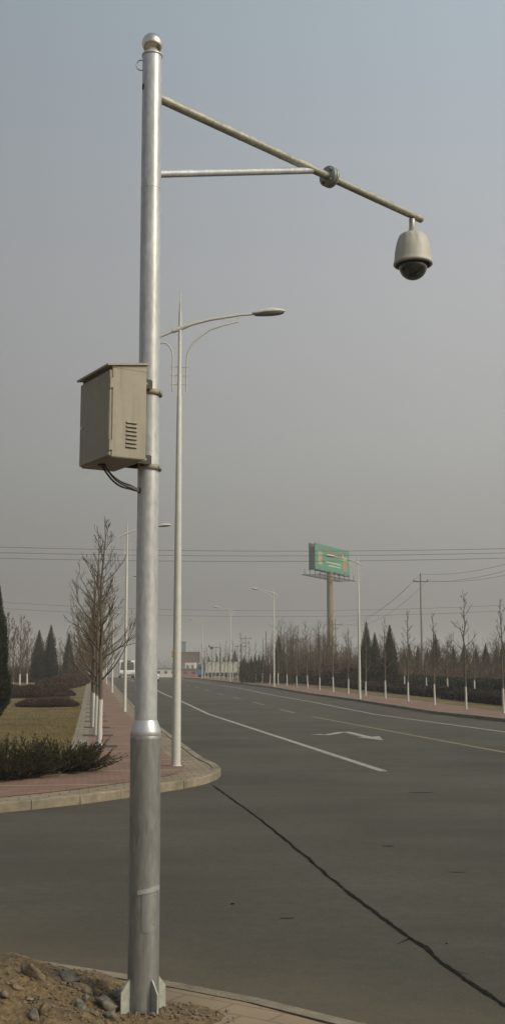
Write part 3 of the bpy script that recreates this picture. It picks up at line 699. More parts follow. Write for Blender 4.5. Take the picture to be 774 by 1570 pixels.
protoL = [bare_thing('bare_tree', 11 + i, '', group=GL, h=(5.1, 5.0, 4.7, 5.3)[i], spread=(1.6, 1.55, 1.5, 1.65)[i], start=1.2, nb=(24, 24, 22, 24)[i], r0=.058, detail=2, twr=.0031, angle=32, curve=.10, sub=(4, 7)) for i in range(4)]
for i, y in enumerate(LT[:22]):
    o = protoL[i] if i < 4 else copy_tree(protoL[i % 4]); uu = (.22, .17, .10, .08)[min(i, 3)]; o.location = (U(uu, y), y, zf(y) + KH); o.rotation_euler = (0, 0, (i * 1.9) % 6.28)
    if i >= 4: s = .92 + .16 * ((i * 7) % 5) / 5; o.scale = (s, s, s)
    o['label'] = ('nearest and largest bare tree with whitewashed trunk on the left pavement' if i == 0 else
                  'bare tree with whitewashed trunk, %s back in the left pavement row' % ORD[i]) if i < 21 else 'last bare tree far down the left pavement row'
protoR = [bare_thing('bare_tree', 31 + i, '', group=GR, h=(4.7, 5.4, 4.6, 4.9)[i], spread=(.95, 1.15, .95, 1.1)[i], start=1.6, nb=(17, 20, 15, 18)[i], r0=.050, detail=2, angle=34, twr=.0046, curve=.10, sub=(3, 5)) for i in range(4)]
for i in range(28):
    y = 47.4 + 4.74 * i
    o = protoR[i] if i < 4 else copy_tree(protoR[i % 4]); o.location = (U(16.9, y), y, zf(y) + KH); o.rotation_euler = (R((0, -3, 0, 1)[i % 4]), R((0, -2.5, 1, 0)[i % 4]), i * 2.3)
    if i >= 4: s = .88 + .2 * ((i * 7) % 5) / 5; o.scale = (s, s, s)
    o['label'] = ('nearest bare tree at the far right edge, whitewashed trunk on the right pavement' if i == 0 else
                  'slim bare tree with whitewashed trunk, %s back in the right pavement row' % ORD[i]) if i < 27 else 'last slim bare tree at the far end of the right pavement row'
# second row behind the low hedge
G2 = 'small bare trees between the two right hedges'
for i, (px, Y) in enumerate(((723, 68), (682, 74), (650, 80), (617, 86), (591, 92), (560, 99))):
    x = (px - 387) / F * Y
    lab = ('small bare tree standing between the hedges, %s from the right edge' % ('first', 'second', 'third', 'fourth', 'fifth', 'sixth')[i])
    if i < 2: o = bare_thing('bare_tree', 51 + i, lab, group=G2, h=3.4, spread=1.1, start=1.5, nb=12, r0=.05, detail=2, angle=35, twr=.005); protoR2 = o; P2 = (locals().get('P2') or []) + [o]
    else: o = copy_tree(P2[i % 2]); o['label'] = lab
    o.location = (x, Y, zf(Y) + KH); o.rotation_euler = (0, 0, i * 1.7)

# ------------------------------------------------------------------ evergreens
def leaf_cloud(mb, surf, n, size, rnd, up=.5, taper=0):
    for _ in range(n):
        p, nrm = surf(rnd)
        d = (nrm + Vector((rnd.gauss(0, .5), rnd.gauss(0, .5), up + rnd.gauss(0, .35)))).normalized()
        s = d.orthogonal().normalized(); s.rotate(Matrix.Rotation(rnd.uniform(0, 6.28), 3, d))
        L = size * rnd.uniform(.6, 1.4) * (max(.25, 1 - .85 * p.z / taper) if taper else 1); w_ = L * .28
        mb.add([p - s * w_, p + s * w_, p + d * L], [(0, 1, 2)])
def cypress_mb(seed, h, r, n, size, shape='column'):
    rnd = random.Random(seed); mb = MB(); off = rnd.uniform(0, 100)
    def rad(z):
        f = z / h
        if shape == 'column': k = min(1, (f / .12) ** .5 if f < .12 else 1) * (1 - (max(0, f - .12) / .88) ** 2.3)
        else: k = (1 - f) ** .9 * min(1, f / .08 + .5)
        return r * k
    def surf(rn):
        z = h * (1 - (1 - rn.random()) ** .8 * 1.0) if False else h * rn.random() ** 1.1 * .99
        a = rn.uniform(0, 6.28); q = .80 + .30 * noise.noise(Vector((math.cos(a) * 1.6, math.sin(a) * 1.6, z * 1.9 + off)))
        rr_ = rad(z) * q * (rn.random() ** .25)
        return Vector((rr_ * math.cos(a), rr_ * math.sin(a), z)), Vector((math.cos(a), math.sin(a), 0)) * .8
    leaf_cloud(mb, surf, n, size, rnd, .8, h)
    core = [(max(.008, rad(h * i / 10) * .62), h * i / 10 * .95 + .02) for i in range(11)]; mb.lathe((0, 0, 0), core, 10)
    return mb
def evergreen(name, seed, h, r, n, size, label, group=None, loc=(0, 0, 0), shape='column'):
    root = empty(name, loc, label, 'evergreen tree', group)
    mb = cypress_mb(seed, h, r, n, size, shape); mb.build('crown', M['cypress'], root, (0, 0, .15))
    t = MB(); t.tube([(0, 0, -.05), (0, 0, h * .5)], [r * .12 + .02, .02], 7); t.build('trunk', M['bark'], root); index_kids(root); return root
GC = 'cypress trees on the left lawn'
x0 = (-7 - 387) / F * 36
evergreen('cypress_tree', 1, 4.75, .66, 26000, .10, 'large dark cypress cut off by the left edge of the photo', GC, (x0, 36, zf(36) + KH))
c1 = evergreen('cypress_tree', 2, 5.3, .84, 9000, .17, 'taller right one of the two cypresses standing close together on the left lawn', GC, (P(77, 1040, 105).x, 105, zf(105) + KH))
c = copy_tree(c1); c.location = (P(59, 1040, 108).x, 108, zf(108) + KH); c.scale = (1.05, 1.05, .93); c['label'] = 'shorter left one of the two cypresses standing close together on the left lawn'
c = copy_tree(c1); c.location = (P(105, 1040, 128).x, 128, zf(128) + KH); c.scale = (.95, .95, .98); c['label'] = 'lone cypress right of the pair on the left lawn'
GCR = 'cypress trees behind the right hedges'
for i, (px, top, Y, wd, lab) in enumerate(((562, 953, 90, .8, 'tallest left cypress of the three behind the right hedge'), (575, 970, 94, .8, 'shorter middle cypress of the three behind the right hedge'), (598, 958, 92, .95, 'broad right cypress of the three behind the right hedge'))):
    c = copy_tree(c1); z = zf(Y) + KH; hh_ = P(px, top, Y).z - z; c.location = (P(px, 1040, Y).x, Y, z); c.scale = (wd, wd, hh_ / 5.4); c['label'] = lab; c['group'] = GCR; c.rotation_euler = (0, 0, i * 2 + 1)
sp1 = evergreen('conifer_tree', 5, 4.8, 1.25, 6000, .2, 'dark pointed conifer behind the second right street lamp', 'conifers in the far woodland', (P(427, 1040, 122).x, 122, zf(122) + KH), 'cone')
rnd = random.Random(4)
FC = [(385, 1006, 150), (397, 1004, 146), (409, 1007, 152), (374, 1006, 156), (391, 1003, 160), (403, 1002, 158), (332, 1005, 252), (320, 1006, 255), (352, 1000, 248), (360, 996, 246), (343, 1007, 258), (311, 1008, 262),
      (641, 990, 125), (668, 972, 118), (655, 996, 130), (695, 990, 125), (712, 984, 120), (730, 992, 128), (745, 987, 118), (762, 990, 121), (620, 996, 130), (628, 988, 138), (772, 984, 126)]
FL = {0: 'left of the second right street lamp', 4: 'above the trailer'}
for i, (px, top, Y) in enumerate(FC):
    c = copy_tree(sp1); z = zf(Y) + KH; hh_ = P(px, top, Y).z - z; s = hh_ / 4.9; c.location = (P(px, 1040, Y).x, Y, z); c.scale = (s * 1.05, s * 1.05, s); c.rotation_euler = (0, 0, i * 1.3)
    c['label'] = ('distant conifer above the trailer and truck' if 300 < px < 368 else 'distant conifer between the trailer and the second right street lamp' if px < 420 else 'distant conifer in the woodland behind the right hedges')
    c['group'] = ('conifers above the trailer' if 300 < px < 368 else 'conifers beside the trailer' if px < 420 else 'conifers in the right woodland')

# ------------------------------------------------------------------ hedges
def hedge_mesh(u0, u1, y0, y1, h, n, size, seed, mt, name, label, cat='hedge', group=None, round_=.3):
    rnd = random.Random(seed); mb = MB(); base = Vector((U((u0 + u1) / 2, y0), y0, zf(y0) + KH))
    def top(u, y): return h * (1 - round_ * abs((u - (u0 + u1) / 2) / ((u1 - u0) / 2)) ** 2) * (1 + .16 * noise.noise(Vector((u * .7, y * .35, seed))) + .08 * noise.noise(Vector((u * 2, y * 1.3, seed))))
    def surf(rn):
        y = rn.uniform(y0, y1); u = rn.uniform(u0, u1); hh_ = top(u, y)
        if rn.random() < .45: u = u0 + rn.uniform(0, .15) * (u1 - u0); hh_ = top(u, y); z = hh_ * rn.random(); nr = Vector((-1, -.2, 0))
        elif rn.random() < .25: y = y0 + rn.uniform(0, .6); z = hh_ * rn.random(); nr = Vector((0, -1, 0))
        else: z = hh_ * rn.uniform(.8, 1); nr = Vector((0, 0, .6))
        return Vector((U(u, y), y, zf(y) + KH + z)) - base, nr
    leaf_cloud(mb, surf, n, size, rnd, .6)
    ys = sorted(set([y0 + .2, y1] + [y0 + 3 * i for i in range(1, int((y1 - y0) / 3))])); vs = []
    for y in ys:
        for u, f in ((u0 + .08, 0), (u0 + .1, .82), ((u0 + u1) / 2, .9), (u1 - .1, .82), (u1 - .08, 0)):
            vs.append(Vector((U(u, y), y, zf(y) + KH + top(u, y) * f)) - base)
    mb.add(vs, [(5 * i + k, 5 * i + k + 1, 5 * i + 6 + k, 5 * i + 5 + k) for i in range(len(ys) - 1) for k in range(4)] + [(0, 1, 2, 3, 4)])
    o = mb.build(name, M[mt], None, base); return tag(o, label, cat, group)
hedge_mesh(19.9, 21.9, 36, 66, .58, 26000, .10, 1, 'hedge_dark', 'low_hedge', 'low dark brownish hedge nearest the right pavement at the right edge')
hedge_mesh(20.2, 21.8, 67.5, 110, .55, 20000, .13, 2, 'hedge_dark', 'low_hedge', 'low brown hedge farther along, below the three cypresses')
hedge_mesh(24.4, 26.2, 45, 104, .98, 34000, .13, 3, 'hedge_green', 'green_hedge', 'tall dark green hedge running behind the small whitewashed trees')
hedge_mesh(19.2, 21.5, 112, 141, .7, 14000, .2, 4, 'hedge_green', 'green_hedge', 'dark hedge behind the far white trunks left of the billboard column')
hedge_mesh(21, 25, 96, 128, 1.7, 12000, .22, 5, 'hedge_brown', 'brown_hedge', 'rusty brown bushes at the foot of the billboard column')
# left lawn hedges
def lobed(name, pts, h, n, size, seed, mt, label, cat='shrub', group=None):
    rnd = random.Random(seed); mb = MB(); b0 = Vector((pts[0][0], pts[0][1], zf(pts[0][1]) + KH))
    def surf(rn):
        x, y, r = pts[rn.randrange(len(pts))]; a = rn.uniform(0, 6.28); q = math.sqrt(rn.random()) if rn.random() < .6 else 1
        z = h * math.sqrt(max(0, 1 - (q * .97) ** 2)) * (1 + .25 * noise.noise(Vector((x + q * r * math.cos(a), y + q * r * math.sin(a), seed)) * 1.2)); z *= rn.uniform(.6, 1)
        X, Y = x + q * r * math.cos(a), y + q * r * math.sin(a)
        return Vector((X, Y, zf(Y) + KH + z)) - b0, Vector((math.cos(a) * q, math.sin(a) * q, .3))
    leaf_cloud(mb, surf, n, size, rnd, .8)
    for x, y, r in pts:
        mb.lathe(Vector((x, y, zf(y) + KH)) - b0, [(r * .86 * math.cos(a), h * .8 * math.sin(a)) for a in [R(90) * i / 5 for i in range(6)]], 10)
    return tag(mb.build(name, M[mt], None, b0), label, cat, group)
lobed('brown_shrub', [(P(px, 1068, 54.5).x, 54.5 + .03 * abs(px - 70), .85) for px in (50, 64, 78, 90)], .36, 16000, .09, 3, 'hedge_brown', 'low rounded reddish brown shrub bed out on the left lawn')
lobed('brown_shrub', [(P(px, 1050, 68).x, 68, 1.5) for px in (25, 50, 75)], .75, 14000, .12, 4, 'hedge_brown', 'reddish brown shrub bed below the cypress pair')
lobed('brown_shrub', [(P(px, 1050, 88 + k).x, 88 + k, 1.6) for px, k in ((85, 0), (100, 6), (108, 16), (118, 30), (124, 45))], .85, 16000, .15, 5, 'hedge_brown', 'long brown shrub bed running far back beside the left path')
lobed('brown_shrub', [(P(px, 1045, 120).x, 120, 3.0) for px in (-5, 20, 45, 70, 95)], 1.2, 14000, .2, 6, 'hedge_dark', 'dark low brush far back under the left cypresses')

# spreading juniper beside the corner
def juniper(seed, c, rx, ry, h, nb, label):
    rnd = random.Random(seed); mb = MB(); st = MB(); root = empty('juniper_shrub', (c[0], c[1], KH), label, 'shrub', 'spreading junipers at the corner')
    for _ in range(nb):
        b = Vector((rnd.gauss(0, .38) * rx, rnd.gauss(0, .38) * ry, 0)); a = math.atan2(b.y / ry, b.x / rx) + rnd.gauss(0, .55)
        el = R(rnd.uniform(6, 56)); L = h * rnd.uniform(.5, 1.4) / max(.5, math.sin(el)); L = min(L, h * 1.75)
        d = Vector((math.cos(a) * math.cos(el), math.sin(a) * math.cos(el), math.sin(el))); q = [b + Vector((0, 0, .02))]; n = 9
        for i in range(n):
            d = (d + Vector((rnd.gauss(0, .06), rnd.gauss(0, .06), .035))).normalized(); q.append(q[-1] + d * L / n)
        st.tube(q, [.006 * (1 - i / (n + 1)) + .0015 for i in range(n + 1)], 3, cap=False)
        for i in range(1, n + 1):
            m_ = int(13 * (1.15 - i / n * .75))
            for _k in range(m_):
                p = q[i - 1].lerp(q[i], rnd.random()); t = (q[i] - q[i - 1]).normalized(); s = t.orthogonal().normalized(); s.rotate(Matrix.Rotation(rnd.uniform(0, 6.28), 3, t))
                e_ = (t * .9 + s * .75).normalized(); l_ = rnd.uniform(.04, .085) * (1.25 - i / n * .5); w_ = e_.cross(s).normalized() * .007
                mb.add([p - w_, p + w_, p + e_ * l_], [(0, 1, 2)])
    mb.build('foliage', M['juniper'], root); st.build('stem', M['juniper_tip'], root); return root
juniper(1, (-3.06, 18.9), .50, .5, .37, 290, 'right one of the two spreading junipers, its tips reaching over the red paving')
juniper(2, (-3.80, 17.7), .60, .62, .41, 350, 'left one of the two spreading junipers, cut by the left edge of the photo')

# ------------------------------------------------------------------ left bare trees on the lawn
GLW = 'bare trees on the left lawn'
lawn = [(12, 80, 5.6), (21, 72, 4.2), (31, 92, 5.8), (42, 100, 5.6), (-6, 66, 5.4), (92, 140, 5.2), (118, 150, 4.4)]
LW = ['bare tree on the left lawn just right of the big cypress', 'shorter bare tree with whitewashed trunk on the left lawn', 'bare tree left of the cypress pair', 'bare tree touching the left cypress of the pair',
      'bare tree behind the big cypress at the left edge', 'far bare tree between the cypress pair and the lone cypress', 'small far bare tree near the end of the left lawn']
Lp = None
for i, (px, Y, h_) in enumerate(lawn):
    if i < 2: o = bare_thing('bare_tree', 71 + i, LW[i], group=GLW, h=5.5, spread=2.1, start=1.3, nb=18, r0=.07, detail=2, angle=42, twr=.007, twigmat='twig_far'); Lp = (Lp or []) + [o]; hb = 5.5
    else: o = copy_tree(Lp[i % 2]); o['label'] = LW[i]
    s = h_ / 5.5; o.scale = (s, s, s); o.location = (P(px, 1040, Y).x, Y, zf(Y) + KH); o.rotation_euler = (0, 0, i * 1.1)

# far woodland, too dense to count
def woodland(name, spots, seed, h0, h1, n_each, label, wscale=1.0):
    rnd = random.Random(seed); mb = MB()
    for (x, y) in spots:
        z = zf(y); h = rnd.uniform(h0, h1)
        mb.tube([(x, y, z), (x + rnd.gauss(0, .1), y, z + h)], [.06, .012], 3, cap=False)
        for k in range(n_each):
            f = rnd.uniform(.12, .98); a = rnd.uniform(0, 6.28); el = R(rnd.uniform(35, 70)); L = rnd.uniform(.5, 1.7) * (1.2 - f) * wscale + .25
            p = Vector((x, y, z + h * f)); d = Vector((math.cos(a) * math.cos(el), math.sin(a) * math.cos(el), math.sin(el))); q = p + d * L
            mb.tube([p, q], [.014, .005], 3, cap=False)
            for j in range(3):
                s = p.lerp(q, rnd.uniform(.3, 1)); e_ = s + Vector((rnd.gauss(0, .3), rnd.gauss(0, .3), rnd.uniform(.1, .55))) * wscale; mb.tube([s, e_], [.008, .004], 3, cap=False)
    return tag(mb.build(name, M['twig_far']), label, None, None, 'stuff')
rnd = random.Random(9)
sp = []
for _ in range(300):
    Y = rnd.uniform(100, 185); px = rnd.uniform(440, 850) if rnd.random() < .8 else rnd.uniform(400, 560); sp.append((P(px, 1040, Y).x, Y))
woodland('woodland', sp, 2, 2.6, 4.6, 20, 'brown leafless woodland beyond the right hedges')
sp = []
for _ in range(45):
    Y = rnd.uniform(110, 165); px = rnd.uniform(430, 505); sp.append((P(px, 1040, Y).x, Y))
woodland('woodland', sp, 3, 4.2, 6.6, 16, 'taller leafless trees around the billboard column', 1.3)
sp = []
for _ in range(70):
    Y = rnd.uniform(110, 200); px = rnd.uniform(-60, 128); sp.append((P(px, 1040, Y).x, Y))
woodland('woodland', sp, 4, 3.0, 5.4, 18, 'leafless woodland at the back of the left lawn', 1.2)
# low brush under the woodland
def brush(name, px0, px1, y0, y1, h, n, seed, mt, label):
    rnd = random.Random(seed); mb = MB()
    for _ in range(n):
        Y = rnd.uniform(y0, y1); x = P(rnd.uniform(px0, px1), 1040, Y).x; hh_ = h * (.65 + .6 * noise.noise(Vector((x * .25, Y * .1, seed)))) ; z = zf(Y) + rnd.random() * max(.3, hh_)
        d = Vector((rnd.gauss(0, .3), rnd.gauss(0, .3), rnd.uniform(.2, .8))); s = Vector((rnd.gauss(0, 1), rnd.gauss(0, 1), 0)).normalized() * .035
        p = Vector((x, Y, z)); mb.add([p - s, p + s, p + d], [(0, 1, 2)])
    return tag(mb.build(name, M[mt]), label, None, None, 'stuff')
brush('brush', 500, 860, 108, 175, 2.5, 42000, 1, 'twig_far', 'brown undergrowth at the foot of the right woodland')
brush('brush', 368, 520, 112, 175, 2.3, 20000, 2, 'hedge_dark', 'dark undergrowth left of the billboard column')
brush('brush', -80, 132, 125, 190, 2.0, 16000, 3, 'hedge_dark', 'dark undergrowth at the back of the left lawn')
# ---- far trees on the horizon across the junction
brush('distant_tree_line', -300, 1300, 330, 420, 7, 60000, 4, 'hedge_dark', 'hazy tree line on the horizon')

# dry grass blades
rnd = random.Random(21); mb = MB()
for _ in range(26000):
    y = 17 + (rnd.random() ** 1.6) * 45; u = -.42 - rnd.random() ** 1.2 * (2.8 + .12 * y)
    x = U(u, y)
    if y < 17.2 + max(0, (-3.4 - x)) * -.75 + .9 and x > -4.6: continue
    p = Vector((x, y, zf(y) + KH + .004)); d = Vector((rnd.gauss(0, .02), rnd.gauss(0, .02), rnd.uniform(.02, .06))); s = Vector((.007, rnd.uniform(-.004, .004), 0))
    mb.add([p - s, p + s, p + d], [(0, 1, 2)])
tag(mb.build('dry_grass', M['grass_blade']), kind='stuff')

# ------------------------------------------------------------------ rubble heap by the pole
rnd = random.Random(5)
HC = Vector((-1.62, 5.95)); 
def hz(x, y):
    d = math.hypot((x - HC.x) / 1.12, (y - HC.y) / .95)
    b = .235 * max(0, 1 - d ** 1.7)
    b2 = .03 * max(0, 1 - math.hypot((x + .62) / .55, (y - 5.80) / .33) ** 2)
    q = Vector((x, y, 0)); e = max(b, b2)
    return e + (0.035 * noise.noise(q * 3.3) + .022 * noise.noise(q * 8) + .010 * noise.noise(q * 21)) * min(1, e / .05) - .006
nx, ny = 130, 110; vs = []; x0_, x1_, y0_, y1_ = -2.95, .05, 4.8, 6.98
for j in range(ny + 1):
    for i in range(nx + 1):
        x = x0_ + (x1_ - x0_) * i / nx; y = y0_ + (y1_ - y0_) * j / ny
        vs.append((x, y, .018 + hz(x, y)))
mb = MB(); mb.add(vs, [(j * (nx + 1) + i, j * (nx + 1) + i + 1, (j + 1) * (nx + 1) + i + 1, (j + 1) * (nx + 1) + i) for j in range(ny) for i in range(nx)
                       if max(vs[a][2] for a in (j * (nx + 1) + i, j * (nx + 1) + i + 1, (j + 1) * (nx + 1) + i + 1, (j + 1) * (nx + 1) + i)) > .014], True)
tag(mb.build('soil_heap', M['dirt']), 'heap of brown excavated soil left of the pole base', None, None, 'stuff')
def rock_mb(seed, s, sub=3):
    bm = bmesh.new(); bmesh.ops.create_icosphere(bm, subdivisions=sub, radius=1); o_ = Vector((seed * 3.7, seed * 1.3, 0)); rc = random.Random(seed); cuts = [(Vector((rc.gauss(0, 1), rc.gauss(0, 1), rc.gauss(0, 1))).normalized(), rc.uniform(.5, .85)) for _ in range(9)]
    for v in bm.verts:
        n1 = noise.noise(v.co * .9 + o_) * .6 + noise.noise(v.co * 2.0 + o_) * .35 + noise.noise(v.co * 6 + o_) * .05
        c = v.co * (1 + n1)
        for pn, pd in cuts:
            e_ = c.dot(pn) - pd
            if e_ > 0: c = c - pn * e_ * .92
        c = Vector((c.x * s[0], c.y * s[1], c.z * s[2])); v.co = c
    bm.verts.index_update(); mb = MB(); mb.add([v.co.copy() for v in bm.verts], [[v.index for v in f.verts] for f in bm.faces], sub > 1); bm.free(); return mb
rocks = [  # px, py, size(m), grey?, label
 (53, 1496, (.060, .030, .034), 0, 'long brown stone lying near the top of the soil heap'),
 (106, 1500, (.055, .035, .022), 1, 'dark flat stone right of the soil heap, lying at its edge'),
 (155, 1512, (.032, .028, .030), 0, 'rounded brown stone on the paving edge left of the pole'),
 (122, 1514, (.050, .030, .022), 0, 'flat brown stone just below the dark flat stone'),
 (125, 1545, (.030, .026, .022), 1, 'rounded grey stone in the middle of the rubble'),
 (119, 1535, (.024, .022, .018), 1, 'small grey stone just above the rounded grey stone'),
 (132, 1530, (.022, .02, .018), 1, 'small grey stone between the heap and the large grey block'),
 (165, 1542, (.058, .040, .034), 1, 'large angular grey stone leaning beside the left gusset plate'),
 (177, 1526, (.038, .026, .026), 1, 'grey stone behind the left gusset plate'),
 (168, 1556, (.034, .026, .02), 1, 'grey stone in front of the large angular stone'),
 (68, 1548, (.030, .026, .026), 0, 'round reddish brown stone low on the soil heap'),
 (52, 1560, (.028, .02, .03), 1, 'pale grey stone at the bottom edge of the heap'),
 (45, 1531, (.026, .018, .012), 0, 'small flat brown stone on the slope of the heap'),
 (25, 1512, (.030, .018, .014), 0, 'small brown clod on the left slope of the heap'),
 (150, 1522, (.024, .02, .018), 0, 'small brown stone below the rounded brown stone'),
 (187, 1514, (.030, .016, .014), 1, 'pale stone chip touching the top of the left gusset'),
 (8, 1524, (.028, .022, .018), 0, 'brown stone at the left edge of the photo'),
 (280, 1551, (.020, .015, .012), 1, 'small grey stone right of the pole base'),
]
def on_heap(px, py):
    a, v = (px - 387) / F, (785 - py) / F; s = (SP + v * CP) / (CP - v * SP); x = a / (CP - v * SP); Y = 4.9
    while Y < 7.2:
        if H + s * Y <= .018 + max(0, hz(x * Y, Y)): break
        Y += .004
    return Vector((x * Y, Y, .018 + max(0, hz(x * Y, Y))))
for i, (px, py, s, g, lab) in enumerate(rocks):
    p = on_heap(px, py + 3); p.z += s[2] * .35
    s = tuple(q_ * 1.28 for q_ in s); o = rock_mb(i + 1, s).build('stone', M['stone_grey' if g else 'stone'], None, p); o.rotation_euler = (rnd.uniform(-.2, .2), R(18) if s[0] > .045 else rnd.uniform(-.3, .3), -.5 if i in (0, 1) else rnd.uniform(-.8, .8)); tag(o, lab, 'stone', 'loose stones around the pole base')
mb = MB()
tiny = [rock_mb(60 + k, (1, .8, .65), 1) for k in range(6)]
for _ in range(1500):
    if rnd.random() < .62: x, y = rnd.gauss(-.78, .22), rnd.gauss(5.82, .22)
    elif rnd.random() < .6: x, y = rnd.uniform(-2.4, -.6), rnd.uniform(5.0, 6.9)
    else: x, y = rnd.gauss(-.38, .14), rnd.gauss(5.82, .07)
    if y > 7.0 + (x + 1.49) * -.68 - .13: continue
    s = abs(rnd.gauss(0, .006)) + .003; t_ = tiny[rnd.randrange(6)]; q = Matrix.Rotation(rnd.uniform(0, 6.28), 3, 'Z'); z = .018 + max(0, hz(x, y))
    mb.add([q @ Vector(v) * s + Vector((x, y, z + s * .3)) for v in t_.v], t_.f)
tag(mb.build('gravel', M['stone']), 'small gravel scattered round the pole base', None, None, 'stuff')
mb = MB(); lump = rock_mb(91, (.012, .010, .009), 2); q = Vector((PX + .01, PY - .112, .03)); lump.build('brick_chip', M['amber'], None, q); tag(bpy.data.objects['brick_chip'], 'tiny orange brick chip at the front of the pole base', 'brick chip')

# ------------------------------------------------------------------ billboard
ba = Vector((P(482, 850, 226).x, 226, 0)); bb = Vector((P(534, 860, 242.5).x, 242.5, 0)); bd = (bb - ba).normalized(); bl = (bb - ba).length
zb1, zb0 = P(482, 832, 226).z, P(482, 872, 226).z
bc = (ba + bb) / 2; zbg = zf(235)
bill = empty('billboard', (bc.x, bc.y, zbg), 'tall green advertising billboard with red characters on a thick brown column', 'billboard', rz=math.atan2(bd.y, bd.x))
nh = zb1 - zb0; zl = zb0 - zbg; sep = 1.15
mb = MB(); mb.box((0, 0, zl + nh / 2), (bl, .25, nh)); face = mb.build('front_panel', M['bb_green'], bill)
def strokes(mb, x, z, w_, h_, pat):
    for (a, b, c_, d_) in pat: mb.box((x + (a + c_) / 2 * w_, -.14, z + (b + d_) / 2 * h_), (max(.12, abs(c_ - a) * w_), .04, max(.12, abs(d_ - b) * h_)))
pats = [[(0, .9, 1, .9), (.5, 0, .5, 1), (0, .5, 1, .5), (.1, .1, .9, .1)], [(.1, 0, .1, 1), (.1, .95, .9, .95), (.9, 0, .9, 1), (.1, .5, .9, .5)], [(0, .75, 1, .75), (.3, 0, .3, 1), (.7, 0, .7, 1), (.2, .35, .8, .35)],
        [(0, 1, 1, 1), (.5, .4, .5, 1), (.1, .4, .9, .4), (.1, 0, .1, .4), (.9, 0, .9, .4)], [(0, .6, 1, .6), (.5, 0, .5, 1), (.2, .1, .5, .1), (0, .3, 1, .3)]]
wd_ = bl * .075
mb = MB()
for k in range(7):
    strokes(mb, -bl * .5 + bl * (.30 + .062 * k * 1.15), zl + nh * (.60 + .0 * k), wd_ * .8, nh * .20, pats[k % 5])
strokes(mb, -bl * .38, zl + nh * .52, bl * .07, nh * .22, pats[3]); strokes(mb, -bl * .38, zl + nh * .30, bl * .07, nh * .16, pats[0])
mb.box((bl * .37, -.14, zl + nh * .38), (bl * .07, .04, nh * .42)); mb.build('red_characters', M['bb_red'], face)
mb = MB(); mb.box((-bl * .36, -.13, zl + nh * .46), (bl * .11, .02, nh * .50)); mb.box((bl * .37, -.13, zl + nh * .42), (bl * .10, .02, nh * .56)); mb.build('figure_patch', M['bb_peach'], face)
mb = MB(); mb.box((0.0 + bl * .02, -.14, zl + nh * .36), (bl * .46, .04, .22)); mb.box((bl * .05, -.14, zl + nh * .24), (bl * .36, .04, .22)); mb.box((bl * .30, -.14, zl + nh * .72), (bl * .03, .04, nh * .15)); mb.build('white_lettering', M['bb_white'], face)
mb = MB(); mb.box((0, sep, zl + nh / 2), (bl, .25, nh)); mb.build('rear_panel', M['bb_dark'], bill)
mb = MB(); mb.box((-bl / 2 + .1, sep / 2, zl + nh * .43), (.1, sep - .4, nh * .86)); mb.build('end_panel', M['bb_dark'], bill)
for x in [-bl / 2 + bl * i / 6 for i in range(7)]:
    mb = MB(); mb.tube([(x, .3, zl + nh - .3), (x, sep - .3, zl + nh - .3)], .07, 6); mb.build('truss_bar', M['steel_dark'], bill)
    mb = MB(); mb.tube([(x, -.2, zl - .1), (x, sep + .2, zl - .1)], .1, 6); mb.build('truss_bar', M['steel_dark'], bill)
mb = MB()
for y in (-1.1, sep + 1.1):
    mb.box((0, y, zl - 1.15), (bl * 1.08, .55, .12))
    for i in range(8): mb.box((-bl * .5 + bl * i / 7, y * .97, zl - .55), (.09, .09, 1.25))
for i in range(8): mb.box((-bl * .5 + bl * i / 7, sep / 2, zl - 1.1), (.1, sep + 2.2, .1))
mb.build('catwalk', M['steel_dark'], bill)
mb = MB(); mb.tube([(0, sep / 2, 0), (0, sep / 2, zl + .4)], [.70, .64], 24); mb.tube([(0, sep / 2, zl - .2), (0, sep / 2, zl + nh * .9)], .42, 16); mb.build('column', M['bb_pole'], bill)

# ------------------------------------------------------------------ utility poles and wires
def upole(px, top, Y, label, arms=((.35, 1.45),), group='utility poles in the right background', r=.13, name='utility_pole'):
    z = zf(Y); x = P(px, top, Y).x; h_ = P(px, top, Y).z - z
    o = empty(name, (x, Y, z), label, 'utility pole', group)
    mb = MB(); mb.tube([(0, 0, -.1), (0, 0, h_)], [r, r * .62], 12); mb.build('post', M['concrete'], o)
    for dz, wd in arms:
        mb = MB(); mb.box((0, -.02, h_ - dz), (wd, .09, .09)); ca = mb.build('crossarm', M['steel_dark'], o)
        mb = MB()
        for xx in (-wd / 2 + .06, wd / 2 - .06): mb.lathe((xx, 0, h_ - dz + .04), [(.03, 0), (.07, .03), (.04, .08), (.06, .12), (.02, .2), (.0, .21)], 8)
        mb.build('insulator', M['steel_dark'], ca)
    if arms:
        mb = MB(); mb.tube([(0, 0, h_ - .02), (0, 0, h_ + .05), (0, 0, h_ + .22)], [.05, .07, .02], 8); mb.build('top_insulator', M['steel_dark'], o)
    return Vector((x, Y, z + h_))
U1 = upole(644, 882, 116, 'concrete utility pole with one crossarm rising behind the right tree row', ((.65, 1.5),))
U2 = upole(514, 950, 205, 'utility pole with a crossarm just right of the billboard column', ((.9, 2.4), (1.6, .9)), r=.16)
upole(376.5, 976, 235, 'far utility pole with two crossarms above the conifers beside the trailer', ((.4, 2.4), (1.3, 1.2)), r=.15)
upole(369, 989, 250, 'low far utility pole just left of the two-arm pole', ((.3, 2.6),), r=.13)
upole(449.5, 976, 230, 'far utility pole with a short crossarm behind the leafless trees', ((.5, 1.4), (1.2, 1.4)), r=.15)
upole(455.5, 977, 240, 'twin far utility pole just right of the short-crossarm pole', ((.5, 1.4),), r=.15)
upole(408, 968, 150, 'plain pale concrete post left of the second right street lamp', (), r=.13, name='concrete_post')
upole(431, 960, 175, 'plain thin grey post right of the second right street lamp', (), r=.12, name='concrete_post')
